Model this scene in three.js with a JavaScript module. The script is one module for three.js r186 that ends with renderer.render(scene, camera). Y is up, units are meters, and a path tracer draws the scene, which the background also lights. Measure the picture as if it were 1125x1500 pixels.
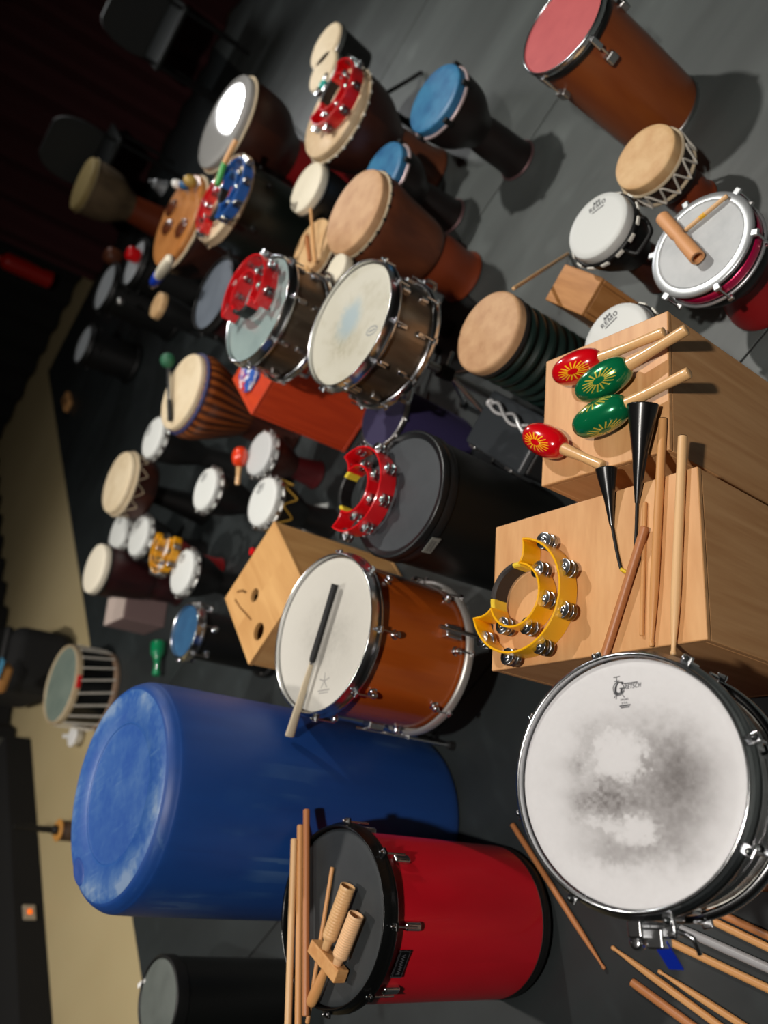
import * as THREE from 'three';
import { RoundedBoxGeometry } from 'three/addons/geometries/RoundedBoxGeometry.js';
import { mergeGeometries, toCreasedNormals } from 'three/addons/utils/BufferGeometryUtils.js';
import { RectAreaLightUniformsLib } from 'three/addons/lights/RectAreaLightUniformsLib.js';

// ---------------------------------------------------------------- camera, light, exposure
const V = (x, y, z) => new THREE.Vector3(x, y, z);
const scene = new THREE.Scene();
scene.background = new THREE.Color(0, 0, 0);
const EYE = 1.78, FPX = 1335, PPX = 562.5, PPY = 750;       // eye height in metres, focal length and centre in photo pixels
const camera = new THREE.PerspectiveCamera(2 * Math.atan(750 / FPX) * 180 / Math.PI, 0.75, 0.05, 60);
// the photo was taken with the camera turned on its side: straight down lies at pixel (2330, 1405)
const downC = V(2330 - PPX, 1405 - PPY, FPX).normalize();
const fwdC = V(0, 0, 1), backC = fwdC.clone().addScaledVector(downC, -fwdC.dot(downC)).normalize().negate();
const upC = downC.clone().negate(), rightC = V().crossVectors(upC, backC);
const toWorld = (v) => V(rightC.dot(v), upC.dot(v), backC.dot(v));
camera.matrixAutoUpdate = true;
camera.position.set(0, EYE, 0);
camera.quaternion.setFromRotationMatrix(new THREE.Matrix4().makeBasis(toWorld(V(1, 0, 0)), toWorld(V(0, -1, 0)), toWorld(V(0, 0, -1))));
camera.focus = 1.6; camera.userData.fStop = 2.4;
camera.updateMatrixWorld();
const ray = (px, py) => toWorld(V(px - PPX, py - PPY, FPX)).normalize();
const at = (px, py, h = 0) => { const d = ray(px, py); const t = (h - EYE) / d.y; return V(d.x * t, h, d.z * t); };  // pixel + height above floor -> point

const renderer = new THREE.WebGLRenderer({ antialias: true });
renderer.toneMapping = THREE.LinearToneMapping;
renderer.toneMappingExposure = 1.0;
renderer.shadowMap.enabled = true;
RectAreaLightUniformsLib.init();

// ---------------------------------------------------------------- helpers
let seed = 7; const rnd = () => (seed = (seed * 16807) % 2147483647) / 2147483647;
const rr = (a, b) => a + (b - a) * rnd();
const used = {};
function numbered(n) { const k = used[n] = (used[n] ?? -1) + 1; return k ? `${n}_${String(k).padStart(3, '0')}` : n; }
function info(o, label, category, group, kind) {
  if (label) o.userData.label = label;
  if (category) o.userData.category = category;
  if (group) o.userData.group = group;
  if (kind) o.userData.kind = kind;
  return o;
}
function thing(name, label, category, pos = [0, 0, 0], turn = 0, group) {
  const g = new THREE.Group(); g.name = numbered(name); g.position.set(...(pos.isVector3 ? pos.toArray() : pos)); g.rotation.y = turn;
  scene.add(g); return info(g, label, category, group);
}
function part(parent, name, geo, mat, pos, label) {
  const m = new THREE.Mesh(geo, mat); m.name = name; m.castShadow = m.receiveShadow = true;
  if (pos) m.position.set(...(pos.isVector3 ? pos.toArray() : pos));
  parent.add(m); if (label) m.userData.label = label; return m;
}
function struct(name, geo, mat, pos, turn = 0) {
  const m = new THREE.Mesh(geo, mat); m.name = name; m.castShadow = m.receiveShadow = true; if (pos) m.position.set(...pos); m.rotation.y = turn;
  m.userData.kind = 'structure'; scene.add(m); return m;
}
const std = (hex, rough = 0.6, o = {}) => new THREE.MeshStandardMaterial({ color: hex, roughness: rough, ...o });
const phys = (hex, rough = 0.6, o = {}) => new THREE.MeshPhysicalMaterial({ color: hex, roughness: rough, ...o });
const lathe = (p, seg = 40) => new THREE.LatheGeometry(p.map(q => new THREE.Vector2(q[0], q[1])), seg);
const rbox = (x, y, z, r = 0.004, s = 2) => new RoundedBoxGeometry(x, y, z, s, r);
const cyl = (r1, r2, h, s = 20) => new THREE.CylinderGeometry(r1, r2, h, s);
// closed ring of a rounded rectangular section: r outer, w radial thickness, h height, standing on y
function ring(r, w, h, y = 0, seg = 48) {
  const b = Math.min(w, h) * 0.35;
  return lathe([[r - w + b, y], [r - b, y], [r, y + b], [r, y + h - b], [r - b, y + h], [r - w + b, y + h], [r - w, y + h - b], [r - w, y + b], [r - w + b, y]], seg);
}
function torus(r, t, y, seg = 48) { const g = new THREE.TorusGeometry(r, t, 8, seg); g.rotateX(Math.PI / 2); g.translate(0, y, 0); return g; }
function tube(pts, r, n = 40, closed = false, k = 7) { return new THREE.TubeGeometry(new THREE.CatmullRomCurve3(pts, closed, 'catmullrom', 0.3), n, r, k, closed); }
function smooth(pts, n = 6) {       // profile through points, smoothed
  const c = new THREE.SplineCurve(pts.map(q => new THREE.Vector2(q[0], q[1]))); return c.getPoints(pts.length * n).map(v => [Math.max(v.x, 0.0001), v.y]);
}
const alignY = (o, a, b) => { o.position.copy(a); o.quaternion.setFromUnitVectors(V(0, 1, 0), b.clone().sub(a).normalize()); return o; };
// vertical wall that follows a line of [x, z] points, of thickness t and height h
function wall(pts, t, h, closed = true) {
  const n = pts.length, pos = [], idx = [];
  for (let i = 0; i < n; i++) {
    const a = pts[closed ? (i + n - 1) % n : Math.max(i - 1, 0)], b = pts[closed ? (i + 1) % n : Math.min(i + 1, n - 1)];
    const l = Math.hypot(b[0] - a[0], b[1] - a[1]) || 1, nx = (b[1] - a[1]) / l, nz = -(b[0] - a[0]) / l, e = t * 0.28;
    for (const [s, y] of [[0.5, e], [0.5, h - e], [0.22, h], [-0.22, h], [-0.5, h - e], [-0.5, e], [-0.22, 0], [0.22, 0]]) pos.push(pts[i][0] + nx * t * s, y, pts[i][1] + nz * t * s);
  }
  for (let i = 0; i < (closed ? n : n - 1); i++) for (let k = 0; k < 8; k++) {
    const A = i * 8 + k, B = i * 8 + (k + 1) % 8, C = ((i + 1) % n) * 8 + k, D = ((i + 1) % n) * 8 + (k + 1) % 8;
    idx.push(A, C, B, B, C, D);
  }
  if (!closed) for (const i of [0, n - 1]) for (let k = 1; k < 7; k++) i ? idx.push(i * 8, i * 8 + k, i * 8 + k + 1) : idx.push(0, k + 1, k);
  const g = new THREE.BufferGeometry(); g.setAttribute('position', new THREE.Float32BufferAttribute(pos, 3)); g.setIndex(idx); g.computeVertexNormals(); return toCreasedNormals(g, 0.7);
}

// ---------------------------------------------------------------- textures
function noise2(seedN) {
  const T = new Float32Array(4096); let s = seedN; for (let i = 0; i < 4096; i++) { s = (s * 16807) % 2147483647; T[i] = s / 2147483647; }
  const g = (x, y) => T[((x & 63) + (y & 63) * 64)];
  const n = (x, y) => { const xi = Math.floor(x), yi = Math.floor(y), fx = x - xi, fy = y - yi, u = fx * fx * (3 - 2 * fx), v = fy * fy * (3 - 2 * fy);
    return (g(xi, yi) * (1 - u) + g(xi + 1, yi) * u) * (1 - v) + (g(xi, yi + 1) * (1 - u) + g(xi + 1, yi + 1) * u) * v; };
  return (x, y, o = 4) => { let a = 0, w = 0.5, f = 1, t = 0; for (let i = 0; i < o; i++) { a += w * n(x * f, y * f); t += w; w *= 0.5; f *= 2; } return a / t; };
}
const N1 = noise2(11), N2 = noise2(97);
function tex(w, h, fn, srgb = true, repeat) {
  const d = new Uint8Array(w * h * 4);
  for (let y = 0; y < h; y++) for (let x = 0; x < w; x++) { const c = fn(x / w, y / h), i = (y * w + x) * 4; d[i] = Math.max(0, Math.min(255, c[0])); d[i + 1] = Math.max(0, Math.min(255, c[1])); d[i + 2] = Math.max(0, Math.min(255, c[2])); d[i + 3] = 255; }
  const t = new THREE.DataTexture(d, w, h); t.magFilter = THREE.LinearFilter; t.minFilter = THREE.LinearMipmapLinearFilter; t.generateMipmaps = true; t.wrapS = t.wrapT = THREE.RepeatWrapping;
  if (srgb) t.colorSpace = THREE.SRGBColorSpace; if (repeat) t.repeat.set(...repeat); t.needsUpdate = true; return t;
}
function canvasTex(w, h, draw) {
  const c = document.createElement('canvas'); c.width = w; c.height = h; draw(c.getContext('2d'), w, h);
  const t = new THREE.CanvasTexture(c); t.colorSpace = THREE.SRGBColorSpace; t.magFilter = THREE.LinearFilter; return t;
}
const mix = (a, b, t) => a.map((v, i) => v + (b[i] - v) * t);
function woodTex(a, b, along = 3, across = 40, off = 0) {
  return tex(256, 256, (u, v) => { const g = N1(u * across + off, v * along, 3), f = N2(u * 120, v * 14 + off, 2), k = N1(u * 5 + off, v * 3, 2); return mix(a, b, Math.min(1, Math.max(0, (g - 0.5) * 1.5 + 0.5 + (f - 0.5) * 0.3 + (k - 0.5) * 0.4))); });
}
const wood = (a, b, rough, o = {}, along, across, off) => phys(0xffffff, rough, { map: woodTex(a, b, along, across, off), ...o });
const skinTex = (a, b, off) => tex(256, 256, (u, v) => mix(a, b, Math.min(1, Math.max(0, (N1(u * 6 + off, v * 6, 4) - 0.3) * 1.5 + (N2(u * 40, v * 40, 2) - 0.5) * 0.25))));
// discs map their texture from above: uv = x,z over the radius
function discUV(g, r) { const p = g.attributes.position, uv = new Float32Array(p.count * 2); for (let i = 0; i < p.count; i++) { uv[2 * i] = 0.5 + p.getX(i) / (2 * r); uv[2 * i + 1] = 0.5 - p.getZ(i) / (2 * r); } g.setAttribute('uv', new THREE.BufferAttribute(uv, 2)); return g; }

const M = {
  greySkin: phys(0xffffff, 0.5, { map: skinTex([92, 100, 110], [80, 88, 98], 21) }),
  tin: std(0xe6e7e8, 0.3, { metalness: 0.4 }),
  chrome: std(0xdcdee0, 0.2, { metalness: 1 }), chromeDull: std(0xc0c0be, 0.34, { metalness: 1 }), steel: std(0xb0b0b0, 0.26, { metalness: 1 }),
  black: std(0x0c0d0d, 0.5), blackGloss: phys(0x0b0c0c, 0.25), blackMatte: std(0x0a0b0b, 0.85), rubber: std(0x101112, 0.7),
  white: std(0xe8e8e6, 0.55), whitish: std(0xdcdad0, 0.55), grey: std(0x6f7679, 0.6),
  ply: wood([214, 164, 112], [196, 142, 90], 0.5, { clearcoat: 0.15, clearcoatRoughness: 0.4 }, 2, 24, 3),
  stick: wood([216, 164, 106], [196, 138, 82], 0.45, {}, 2, 8, 1), stickDark: wood([186, 124, 76], [164, 100, 58], 0.45, {}, 2, 8, 4), stickPale: wood([222, 180, 130], [202, 156, 104], 0.45, {}, 2, 8, 6),
  handle: phys(0xd9ab74, 0.35, { clearcoat: 0.6, clearcoatRoughness: 0.15 }),
  brownDark: wood([66, 30, 18], [44, 18, 12], 0.45, {}, 3, 14, 2), brownMid: wood([120, 66, 40], [86, 44, 26], 0.45, {}, 3, 16, 5), brownRed: phys(0x7c3418, 0.45), maroon: wood([58, 20, 22], [34, 12, 14], 0.45, {}, 2, 20, 7),
  redFoot: phys(0x8a1518, 0.4), rope: std(0xb9a98e, 0.9), ropeDark: std(0x1a1613, 0.9), ropeWhite: std(0xd8d2c6, 0.9), tape: std(0x1b1d1f, 0.7),
  skinTan: phys(0xffffff, 0.6, { map: skinTex([214, 178, 130], [196, 152, 104], 1) }), skinBeige: phys(0xffffff, 0.65, { map: skinTex([212, 196, 166], [196, 176, 142], 4) }), skinBrown: phys(0xffffff, 0.65, { map: skinTex([196, 156, 116], [170, 126, 88], 8) }), skinPale: phys(0xe4dcc6, 0.6),
  red: phys(0xd00a16, 0.32, { clearcoat: 0.5, clearcoatRoughness: 0.1 }), yellow: phys(0xf3b206, 0.38, { clearcoat: 0.3 }), blueP: phys(0x2a64b8, 0.35), green: phys(0x0c7a4e, 0.35),
};

// ---------------------------------------------------------------- the room: rotated against the camera
const TH = -25 * Math.PI / 180, CU = Math.cos(-TH), SU = Math.sin(-TH);
const room = (u, y, v) => [u * CU - v * SU, y, u * SU + v * CU];           // u runs along the back curtain, v from the back towards the camera
const floorMat = phys(0xffffff, 0.5, { map: tex(512, 512, (u, v) => { const n = N1(u * 6, v * 14, 4), f = N2(u * 60, v * 60, 2); return mix([190, 174, 134], [170, 153, 113], Math.min(1, Math.max(0, (n - 0.35) * 1.6 + (f - 0.5) * 0.2))); }) });
struct('floor', new THREE.BoxGeometry(12, 0.1, 13), floorMat, room(1.2, -0.0565, -1.6), TH);
const wallDark = std(0x4c4b48, 0.9), wallGrey = std(0x5d5d55, 0.8);
struct('wall_back', new THREE.BoxGeometry(12, 4.2, 0.15), wallDark, room(1.2, 2.05, -7.75), TH);
struct('wall_front', new THREE.BoxGeometry(12, 4.2, 0.15), wallDark, room(1.2, 2.05, 4.6), TH);
struct('wall_left', new THREE.BoxGeometry(0.15, 4.2, 12.5), wallGrey, room(-4.1, 2.05, -1.6), TH);
struct('wall_right', new THREE.BoxGeometry(0.15, 4.2, 12.5), wallDark, room(6.9, 2.05, -1.6), TH);
struct('ceiling', new THREE.BoxGeometry(12, 0.12, 13), wallDark, room(1.2, 4.2, -1.6), TH);
struct('baseboard_left', rbox(0.24, 0.15, 7, 0.01), std(0x050505, 0.95), room(-3.9, 0.065, -0.2), TH);
// dance vinyl in strips with real gaps: black sheets on the left, worn grey ones on the right
const vinylMat = (c, off) => phys(0xffffff, 0.5, { map: tex(512, 512, (u, v) => { const n = N1(u * 8 + off, v * 8, 5), s = N2(u * 50, v * 9 + off, 3); const k = 0.75 + 0.5 * n + (s > 0.66 ? 0.25 * (s - 0.66) / 0.34 : 0); return [c[0] * k, c[1] * k, c[2] * k]; }), bumpMap: tex(256, 256, (u, v) => { const n = 255 * N2(u * 40, v * 40, 3); return [n, n, n]; }, false), bumpScale: 0.0006 });
const vinylBlack = vinylMat([36, 41, 42], 0), vinylGrey = vinylMat([70, 75, 74], 5);
{
  struct('floor_mat', rbox(9.6, 0.002, 9.14, 0.0008), std(0x0c0d0d, 0.7), room(-3.02 + 4.8, -0.0053, -2.18), TH).name = numbered('floor_mat');
  const seams = [-6.75, -5.4, -4.1, -2.8, -1.5, -0.2, 1.1, 2.4];
  for (let i = 0; i < seams.length - 1; i++) for (const [u0, u1, mt] of [[-3.02, -0.35, vinylBlack], [-0.344, 6.58, vinylGrey]]) {
    const v0 = seams[i] + 0.003, v1 = seams[i + 1] - 0.003, g = rbox(u1 - u0, 0.004, v1 - v0, 0.0015);
    struct('floor_mat', g, mt, room((u0 + u1) / 2, -0.002, (v0 + v1) / 2), TH).name = numbered('floor_mat');
  }
}
// curtain along the back, one folded cloth with thickness
function curtain(name, label, u0, u1, v, mat, height, amp) {
  const pts = []; const n = Math.round((u1 - u0) * 26);
  for (let i = 0; i <= n; i++) { const u = u0 + (u1 - u0) * i / n; pts.push([u, amp * Math.sin(u * 27 + 2 * N1(u * 2, 1)) * (0.6 + 0.8 * N2(u * 3, 5))]); }
  const g = thing(name, label, 'curtain', room(0, 0.01, v), TH);
  part(g, 'curtain_cloth', wall(pts, 0.012, height, false), mat); return g;
}
curtain('stage_curtain', 'dark red pleated stage curtain hanging along the back wall', -2.2, 6.5, -6.7, phys(0x3a0d12, 0.9, { sheen: 0.4, sheenRoughness: 0.6, sheenColor: new THREE.Color(0x401015) }), 3.6, 0.05);
{
  const g = curtain('black_drape', 'black drape hanging behind the beige floor strip', -3.9, -2.1, -7.1, std(0x0a0a0a, 0.95), 3.6, 0.04);
  const pts = []; for (let i = 0; i <= 60; i++) pts.push([0.04 * Math.sin(i * 1.3), i * 0.055 - 7.15 + 0]);
  const s = thing('side_drape', 'black drape hanging along the left wall beyond the socket', 'curtain', room(-3.98, 0.01, 0), TH); part(s, 'curtain_cloth', wall(pts, 0.012, 3.4, false), std(0x0b0b0b, 0.95));
}

// ceiling lamps: each a can with a glowing lens and a spot of the same place
function spotLamp(u3, target, power, color, angle, label, soft = 3) {
  const [x, y, z] = u3; const g = thing('ceiling_spotlight', label, 'spotlight', [x, y, z]);
  const body = new THREE.Group(); body.name = 'lamp_can'; g.add(body);
  const dir = V(...target).sub(V(x, y, z)).normalize(); body.quaternion.setFromUnitVectors(V(0, -1, 0), dir);
  part(body, 'housing', lathe([[0.0001, 0.24], [0.05, 0.24], [0.09, 0.2], [0.1, 0.03], [0.1, 0], [0.094, 0], [0.094, 0.03], [0.085, 0.19], [0.0001, 0.2]], 28), M.blackMatte);
  part(body, 'lens', lathe([[0.0001, 0.05], [0.085, 0.05], [0.085, 0.06], [0.0001, 0.06]], 24), new THREE.MeshStandardMaterial({ color: 0x111111, emissive: color, emissiveIntensity: 6 }));
  part(g, 'bracket', cyl(0.012, 0.012, 4.14 - y - 0.1, 10), M.blackMatte, [0, (4.14 - y) / 2 + 0.1, 0]);
  const L = new THREE.SpotLight(color, power, 0, angle, 0.6, 2); L.position.set(x, y, z).addScaledVector(dir, 0.02); L.target.position.set(...target); L.castShadow = true; L.shadow.radius = soft; L.shadow.mapSize.set(2048, 2048);
  L.name = 'spot_light'; scene.add(L, L.target); return g;
}
spotLamp([-0.15, 3.6, 0.3], [-0.1, 0, -1.5], 30, 0xfff8f0, 0.95, 'black can spotlight on the ceiling above the grey snare');
spotLamp([1.75, 3.6, -3.3], [1.0, 0, -2.4], 28, 0xfffaf2, 0.74, 'black can spotlight on the ceiling above the goblet drums');
spotLamp([-1.4, 3.6, -3.0], [-1.3, 0, -3.3], 22, 0xfff8f0, 0.72, 'added black can spotlight, out of view, brightening the small white drums');  // added fill lamp, unseen: lifts the small white heads and the left floor
{ // round flood lamp hung before the back curtain, mirrored by the shiny djembe's skin
  const hit = at(351, 162, 0.618), d0 = ray(351, 162), p = hit.clone().addScaledVector(V(d0.x, -d0.y, d0.z), 2.75), aim = hit;
  const g = thing('flood_lamp', 'white round flood lamp hung on a long rod before the red curtain', 'flood lamp', [p.x, 0, p.z]);
  part(g, 'rod', cyl(0.012, 0.012, 4.14 - 1.6, 12), M.blackMatte, [0, (4.14 + 1.6) / 2, -0.08]);
  const head = new THREE.Group(), dir = aim.clone().sub(p).normalize(); head.name = 'lamp_head'; head.position.set(0, p.y, 0); g.add(head); head.quaternion.setFromUnitVectors(V(0, 1, 0), dir);
  part(head, 'housing', lathe([[0.0001, -0.2], [0.08, -0.19], [0.19, -0.03], [0.2, 0.0], [0.19, 0.0], [0.18, -0.03], [0.0001, -0.1]], 36), M.blackMatte); part(head, 'lens', lathe([[0.0001, -0.012], [0.182, -0.012], [0.182, -0.006], [0.0001, -0.004]], 36), new THREE.MeshStandardMaterial({ color: 0x222222, emissive: 0xffffff, emissiveIntensity: 14 }));
  const L = new THREE.SpotLight(0xffffff, 5, 0, 0.55, 0.7, 2); L.position.copy(p).addScaledVector(dir, 0.03); L.target.position.copy(V(1.0, 0, -2.2)); L.castShadow = true; L.shadow.radius = 6; L.name = 'flood_light'; scene.add(L, L.target);
}

// ---------------------------------------------------------------- makers
const REMO = canvasTex(256, 256, (c) => { c.fillStyle = '#cfd2cf'; c.fillRect(0, 0, 256, 256); c.save(); c.translate(196, 118); c.rotate(1.15); c.fillStyle = '#2a2c30'; c.font = 'bold 26px sans-serif'; c.textAlign = 'center'; c.fillText('REMO', 0, 0); c.fillRect(-26, 6, 52, 5); c.beginPath(); c.moveTo(-16, -22); c.lineTo(-12, -36); c.lineTo(-4, -26); c.lineTo(0, -38); c.lineTo(4, -26); c.lineTo(12, -36); c.lineTo(16, -22); c.fill(); c.restore(); });
M.remo = phys(0xffffff, 0.5, { map: REMO });
// goblet-shaped drum: bowl, foot, skin, rings, lacing or lugs
function goblet(name, label, o) {
  const { x, z, r, h } = o, g = thing(name, label, o.category ?? 'drum', [x, 0, z], o.turn ?? 0, o.group);
  const w = r * (o.waist ?? 0.5), wy = h * (o.waistY ?? 0.42), fr = r * (o.footR ?? 0.68), bt = h - 0.012, bulge = o.bulge ?? 1.0;
  const bowl = smooth([[r * 0.96, bt], [r * bulge, h * 0.86], [r * 0.9, h * 0.68], [w * 1.22, wy + h * 0.06], [w, wy]], 4);
  part(g, 'bowl', lathe(bowl, 40), o.bowl);
  const foot = smooth([[w, wy], [w * 1.06, wy * 0.7], [fr * 0.9, wy * 0.22], [fr, 0.004]], 4);
  part(g, 'foot', lathe([...foot, [fr - 0.012, 0], [w * 0.7, wy * 0.6], [0.0001, wy * 0.9]], 40), o.foot ?? o.bowl);
  const t = 0.012, hr = r * 0.985;
  part(g, 'drum_head', discUV(lathe([[0.0001, h + 0.001], [hr * 0.8, h + 0.0005], [hr * 0.97, h - 0.002], [hr, h - 0.008], [hr + 0.002, h - 0.03], [hr - 0.004, h - 0.03]], 44), r), o.head);
  if (o.ring) { part(g, 'flesh_ring', torus(r * 1.0 + 0.002, o.ringT ?? 0.005, h - 0.034), o.ring); if (o.ring2) part(g, 'lower_ring', torus(r * 0.93 + 0.004, 0.005, h * 0.62), o.ring); }
  if (o.rope) {
    const n = o.nRope ?? 22, pts = [], rl = r * 0.84;
    for (let i = 0; i < n * 2; i++) { const a = i * Math.PI / n, up = i % 2; const R = up ? r + 0.006 : r * 0.95 + 0.006; pts.push(V(Math.cos(a) * R, up ? h - 0.036 : h * (o.ropeLow ?? 0.64), Math.sin(a) * R)); }
    part(g, 'rope_lacing', tube(pts, o.ropeT ?? 0.0032, n * 14, true, 6), o.rope);
  }
  if (o.studs) for (let i = 0; i < o.studs; i++) { const a = i * 2 * Math.PI / o.studs; part(g, 'stud', new THREE.SphereGeometry(0.006, 8, 6), o.studMat, [Math.cos(a) * (r + 0.004), h - 0.036, Math.sin(a) * (r + 0.004)]); }
  if (o.lugs) for (let i = 0; i < o.lugs; i++) { const a = i * 2 * Math.PI / o.lugs + 0.2; const m = part(g, 'tuning_lug', rbox(o.lugD ?? 0.012, o.lugH ?? 0.05, o.lugW ?? 0.018, 0.002), o.lugMat, [Math.cos(a) * (r + (o.lugOut ?? 0.007)), h - (o.lugTop ?? 0.012) - (o.lugH ?? 0.05) / 2, Math.sin(a) * (r + (o.lugOut ?? 0.007))]); m.rotation.y = -a; }
  return g;
}
// straight-sided drum with hoops, lugs and rods
function tom(name, label, o) {
  const { x, z, r, y0, y1 } = o, g = thing(name, label, o.category ?? 'drum', [x, 0, z], o.turn ?? 0, o.group);
  if (o.normal) g.quaternion.setFromUnitVectors(V(0, 1, 0), V(...o.normal).normalize());
  if (o.pos) g.position.set(...o.pos);
  const hh = o.hoopH ?? 0.032, sr = r - 0.013, hr = r - 0.008;
  part(g, 'shell', lathe(o.shellProfile ?? [[sr, y0 + 0.006], [sr, y1 - 0.008], [sr - 0.008, y1 - 0.008], [sr - 0.008, y0 + 0.006], [sr, y0 + 0.006]], 72), o.shell);
  part(g, 'drum_head', discUV(lathe([[0.0001, y1], [hr * 0.9, y1], [hr * 0.975, y1 - 0.001], [hr * 0.99, y1 - 0.006], [hr * 0.99, y1 - 0.012]], 72), r), o.head);
  part(g, 'top_hoop', lathe([[r - 0.008, y1 + 0.008], [r - 0.006, y1 + 0.01], [r - 0.003, y1 + 0.009], [r - 0.003, y1 - 0.008], [r + 0.004, y1 - 0.012], [r + 0.004, y1 - hh + 0.012], [r + 0.001, y1 - hh + 0.009], [r - 0.009, y1 - hh + 0.012], [r - 0.008, y1 + 0.008]], 72), o.hoop);
  if (o.bottomHoop !== false) part(g, 'bottom_hoop', lathe([[r - 0.009, y0], [r + 0.001, y0], [r + 0.003, y0 + 0.004], [r + 0.003, y0 + hh - 0.014], [r - 0.005, y0 + hh - 0.01], [r - 0.009, y0 + hh - 0.01], [r - 0.009, y0]], 72), o.hoop2 ?? o.hoop);
  part(g, 'resonant_head', lathe([[0.0001, y0 + 0.004], [r - 0.012, y0 + 0.004], [r - 0.012, y0 + 0.007], [0.0001, y0 + 0.007]], 40), o.head2 ?? M.whitish);
  const n = o.lugs ?? 8;
  for (let i = 0; i < n; i++) {
    const a = i * 2 * Math.PI / n + (o.lugTurn ?? 0), c = Math.cos(a), s = Math.sin(a), ly = o.lugYs ?? [y1 - 0.085, y0 + 0.085];
    for (const [k, y] of ly.entries()) {
      const lug = part(g, 'lug', o.lugGeo ?? lathe(smooth([[0.0001, 0.018], [0.007, 0.016], [0.009, 0.009], [0.008, 0.004], [0.012, 0]], 3), 14), o.lugMat ?? M.chrome, [c * sr, y, s * sr]);
      lug.quaternion.setFromUnitVectors(V(0, 1, 0), V(c, 0, s)); if (o.lugGeo) { lug.quaternion.identity(); lug.rotation.y = -a; }
      const top = k === 0, e = top ? y1 - 0.002 : y0 + 0.002, len = Math.abs(e - y);
      part(g, 'tension_rod', cyl(0.0026, 0.0026, len, 8), o.rodMat ?? M.chrome, [c * (r + 0.005), (e + y) / 2, s * (r + 0.005)]);
      const ear = part(g, 'hoop_ear', rbox(0.014, 0.007, 0.016, 0.002), o.hoop, [c * (r + 0.006), top ? y1 - 0.013 : y0 + 0.01, s * (r + 0.006)]); ear.rotation.y = -a;
      if (top) part(g, 'rod_head', lathe([[0.0001, 0.009], [0.0032, 0.009], [0.0034, 0.002], [0.0055, 0.0015], [0.0055, 0], [0.0001, 0]], 12), o.rodMat ?? M.chrome, [c * (r + 0.006), y1 - 0.009, s * (r + 0.006)]);
    }
  }
  return g;
}
const stickGeo = (L, R) => lathe(smooth([[0.0001, 0], [R * 0.8, 0.002], [R, 0.008], [R, L * 0.45], [R, L * 0.72], [R * 0.75, L * 0.86], [R * 0.45, L * 0.965], [R * 0.62, L * 0.982], [R * 0.5, L * 0.997], [0.0001, L]], 3), 14);
function stick(label, a, b, mat, o = {}) {   // butt at a, tip at b
  const L = a.distanceTo(b), g = thing(o.name ?? 'drumstick', label, o.category ?? 'drumstick', a, 0, o.group);
  part(g, 'shaft', o.geo ? o.geo(L) : stickGeo(L, o.R ?? 0.0072), mat); alignY(g, a, b); return g;
}
const rod = (R) => (L) => lathe([[0.0001, 0], [R * 0.8, 0.0006], [R, 0.003], [R, L - 0.003], [R * 0.8, L - 0.0006], [0.0001, L]], 14);
// jingle pair: two cupped discs on a pin
const jingleG = mergeGeometries([lathe(smooth([[0.0001, 0.006], [0.005, 0.0055], [0.008, 0.003], [0.016, 0.0022], [0.0168, 0.0012]], 2), 16)]);
function tambourine(name, label, c, R, openDeg, mat, gripMat, o = {}) {
  const g = thing(name, label, 'tambourine', [c.x, c.y, c.z], -(openDeg + 180) * Math.PI / 180, o.group); // local +x is the closed side
  const H = o.H ?? 0.05, ri = R * 0.56, pts = [], A = (o.span ?? 122) * Math.PI / 180, B = 122 * Math.PI / 180;
  for (let i = 0; i <= 40; i++) { const a = -A + 2 * A * i / 40; pts.push([R * Math.cos(a), R * Math.sin(a)]); }
  const tip = pts[pts.length - 1], inn = [ri * Math.cos(B), ri * Math.sin(B)], horn = [];
  for (let i = 1; i < 8; i++) { const t = i / 8, mx = (tip[0] + inn[0]) / 2 + R * 0.14, mz = (tip[1] + inn[1]) / 2; horn.push([(1 - t) ** 2 * tip[0] + 2 * t * (1 - t) * mx + t * t * inn[0], (1 - t) ** 2 * tip[1] + 2 * t * (1 - t) * mz + t * t * inn[1]]); }
  pts.push(...horn);
  for (let i = 0; i <= 30; i++) { const a = B - 2 * B * i / 30; pts.push([ri * Math.cos(a), ri * Math.sin(a)]); }
  pts.push(...horn.slice().reverse().map(q => [q[0], -q[1]]));
  part(g, 'frame', wall(pts, 0.0045, H), mat);
  const arc = (a0, a1, n = 12) => Array.from({ length: n + 1 }, (_, i) => { const a = a0 + (a1 - a0) * i / n; return [ri * 1.0 * Math.cos(a) , ri * Math.sin(a)]; });
  part(g, 'grip', wall(arc(Math.PI * 0.78, Math.PI * 1.22), 0.013, H * 0.8, false), gripMat).position.y = H * 0.1;
  for (const [a0, a1] of [[B, Math.PI * 0.79], [Math.PI * 1.21, 2 * Math.PI - B]]) part(g, 'grip_collar', wall(arc(a0, a1, 5), 0.0105, H * 0.8, false), o.collar ?? mat).position.y = H * 0.1;
  const rows = o.rows ?? [[R, 6, 100], [ri, 4, 85]];
  for (const [rad, n, span] of rows) for (let i = 0; i < n; i++) {
    const a = (-span + 2 * span * i / (n - 1)) * Math.PI / 180, px = rad * Math.cos(a), pz = rad * Math.sin(a);
    part(g, 'jingle_pin', cyl(0.0012, 0.0012, H * 0.7, 6), M.chromeDull, [px * 1.05, H / 2, pz * 1.05]);
    for (const [dy, flip] of [[0.011, 0], [0.006, 1], [-0.004, 0], [-0.009, 1]]) { const j = part(g, 'jingle', jingleG, M.chrome, [px * 1.05, H / 2 + dy, pz * 1.05]); if (flip) j.rotation.x = Math.PI; j.rotation.z += (rnd() - 0.5) * 0.25; }
  }
  return g;
}
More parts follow.
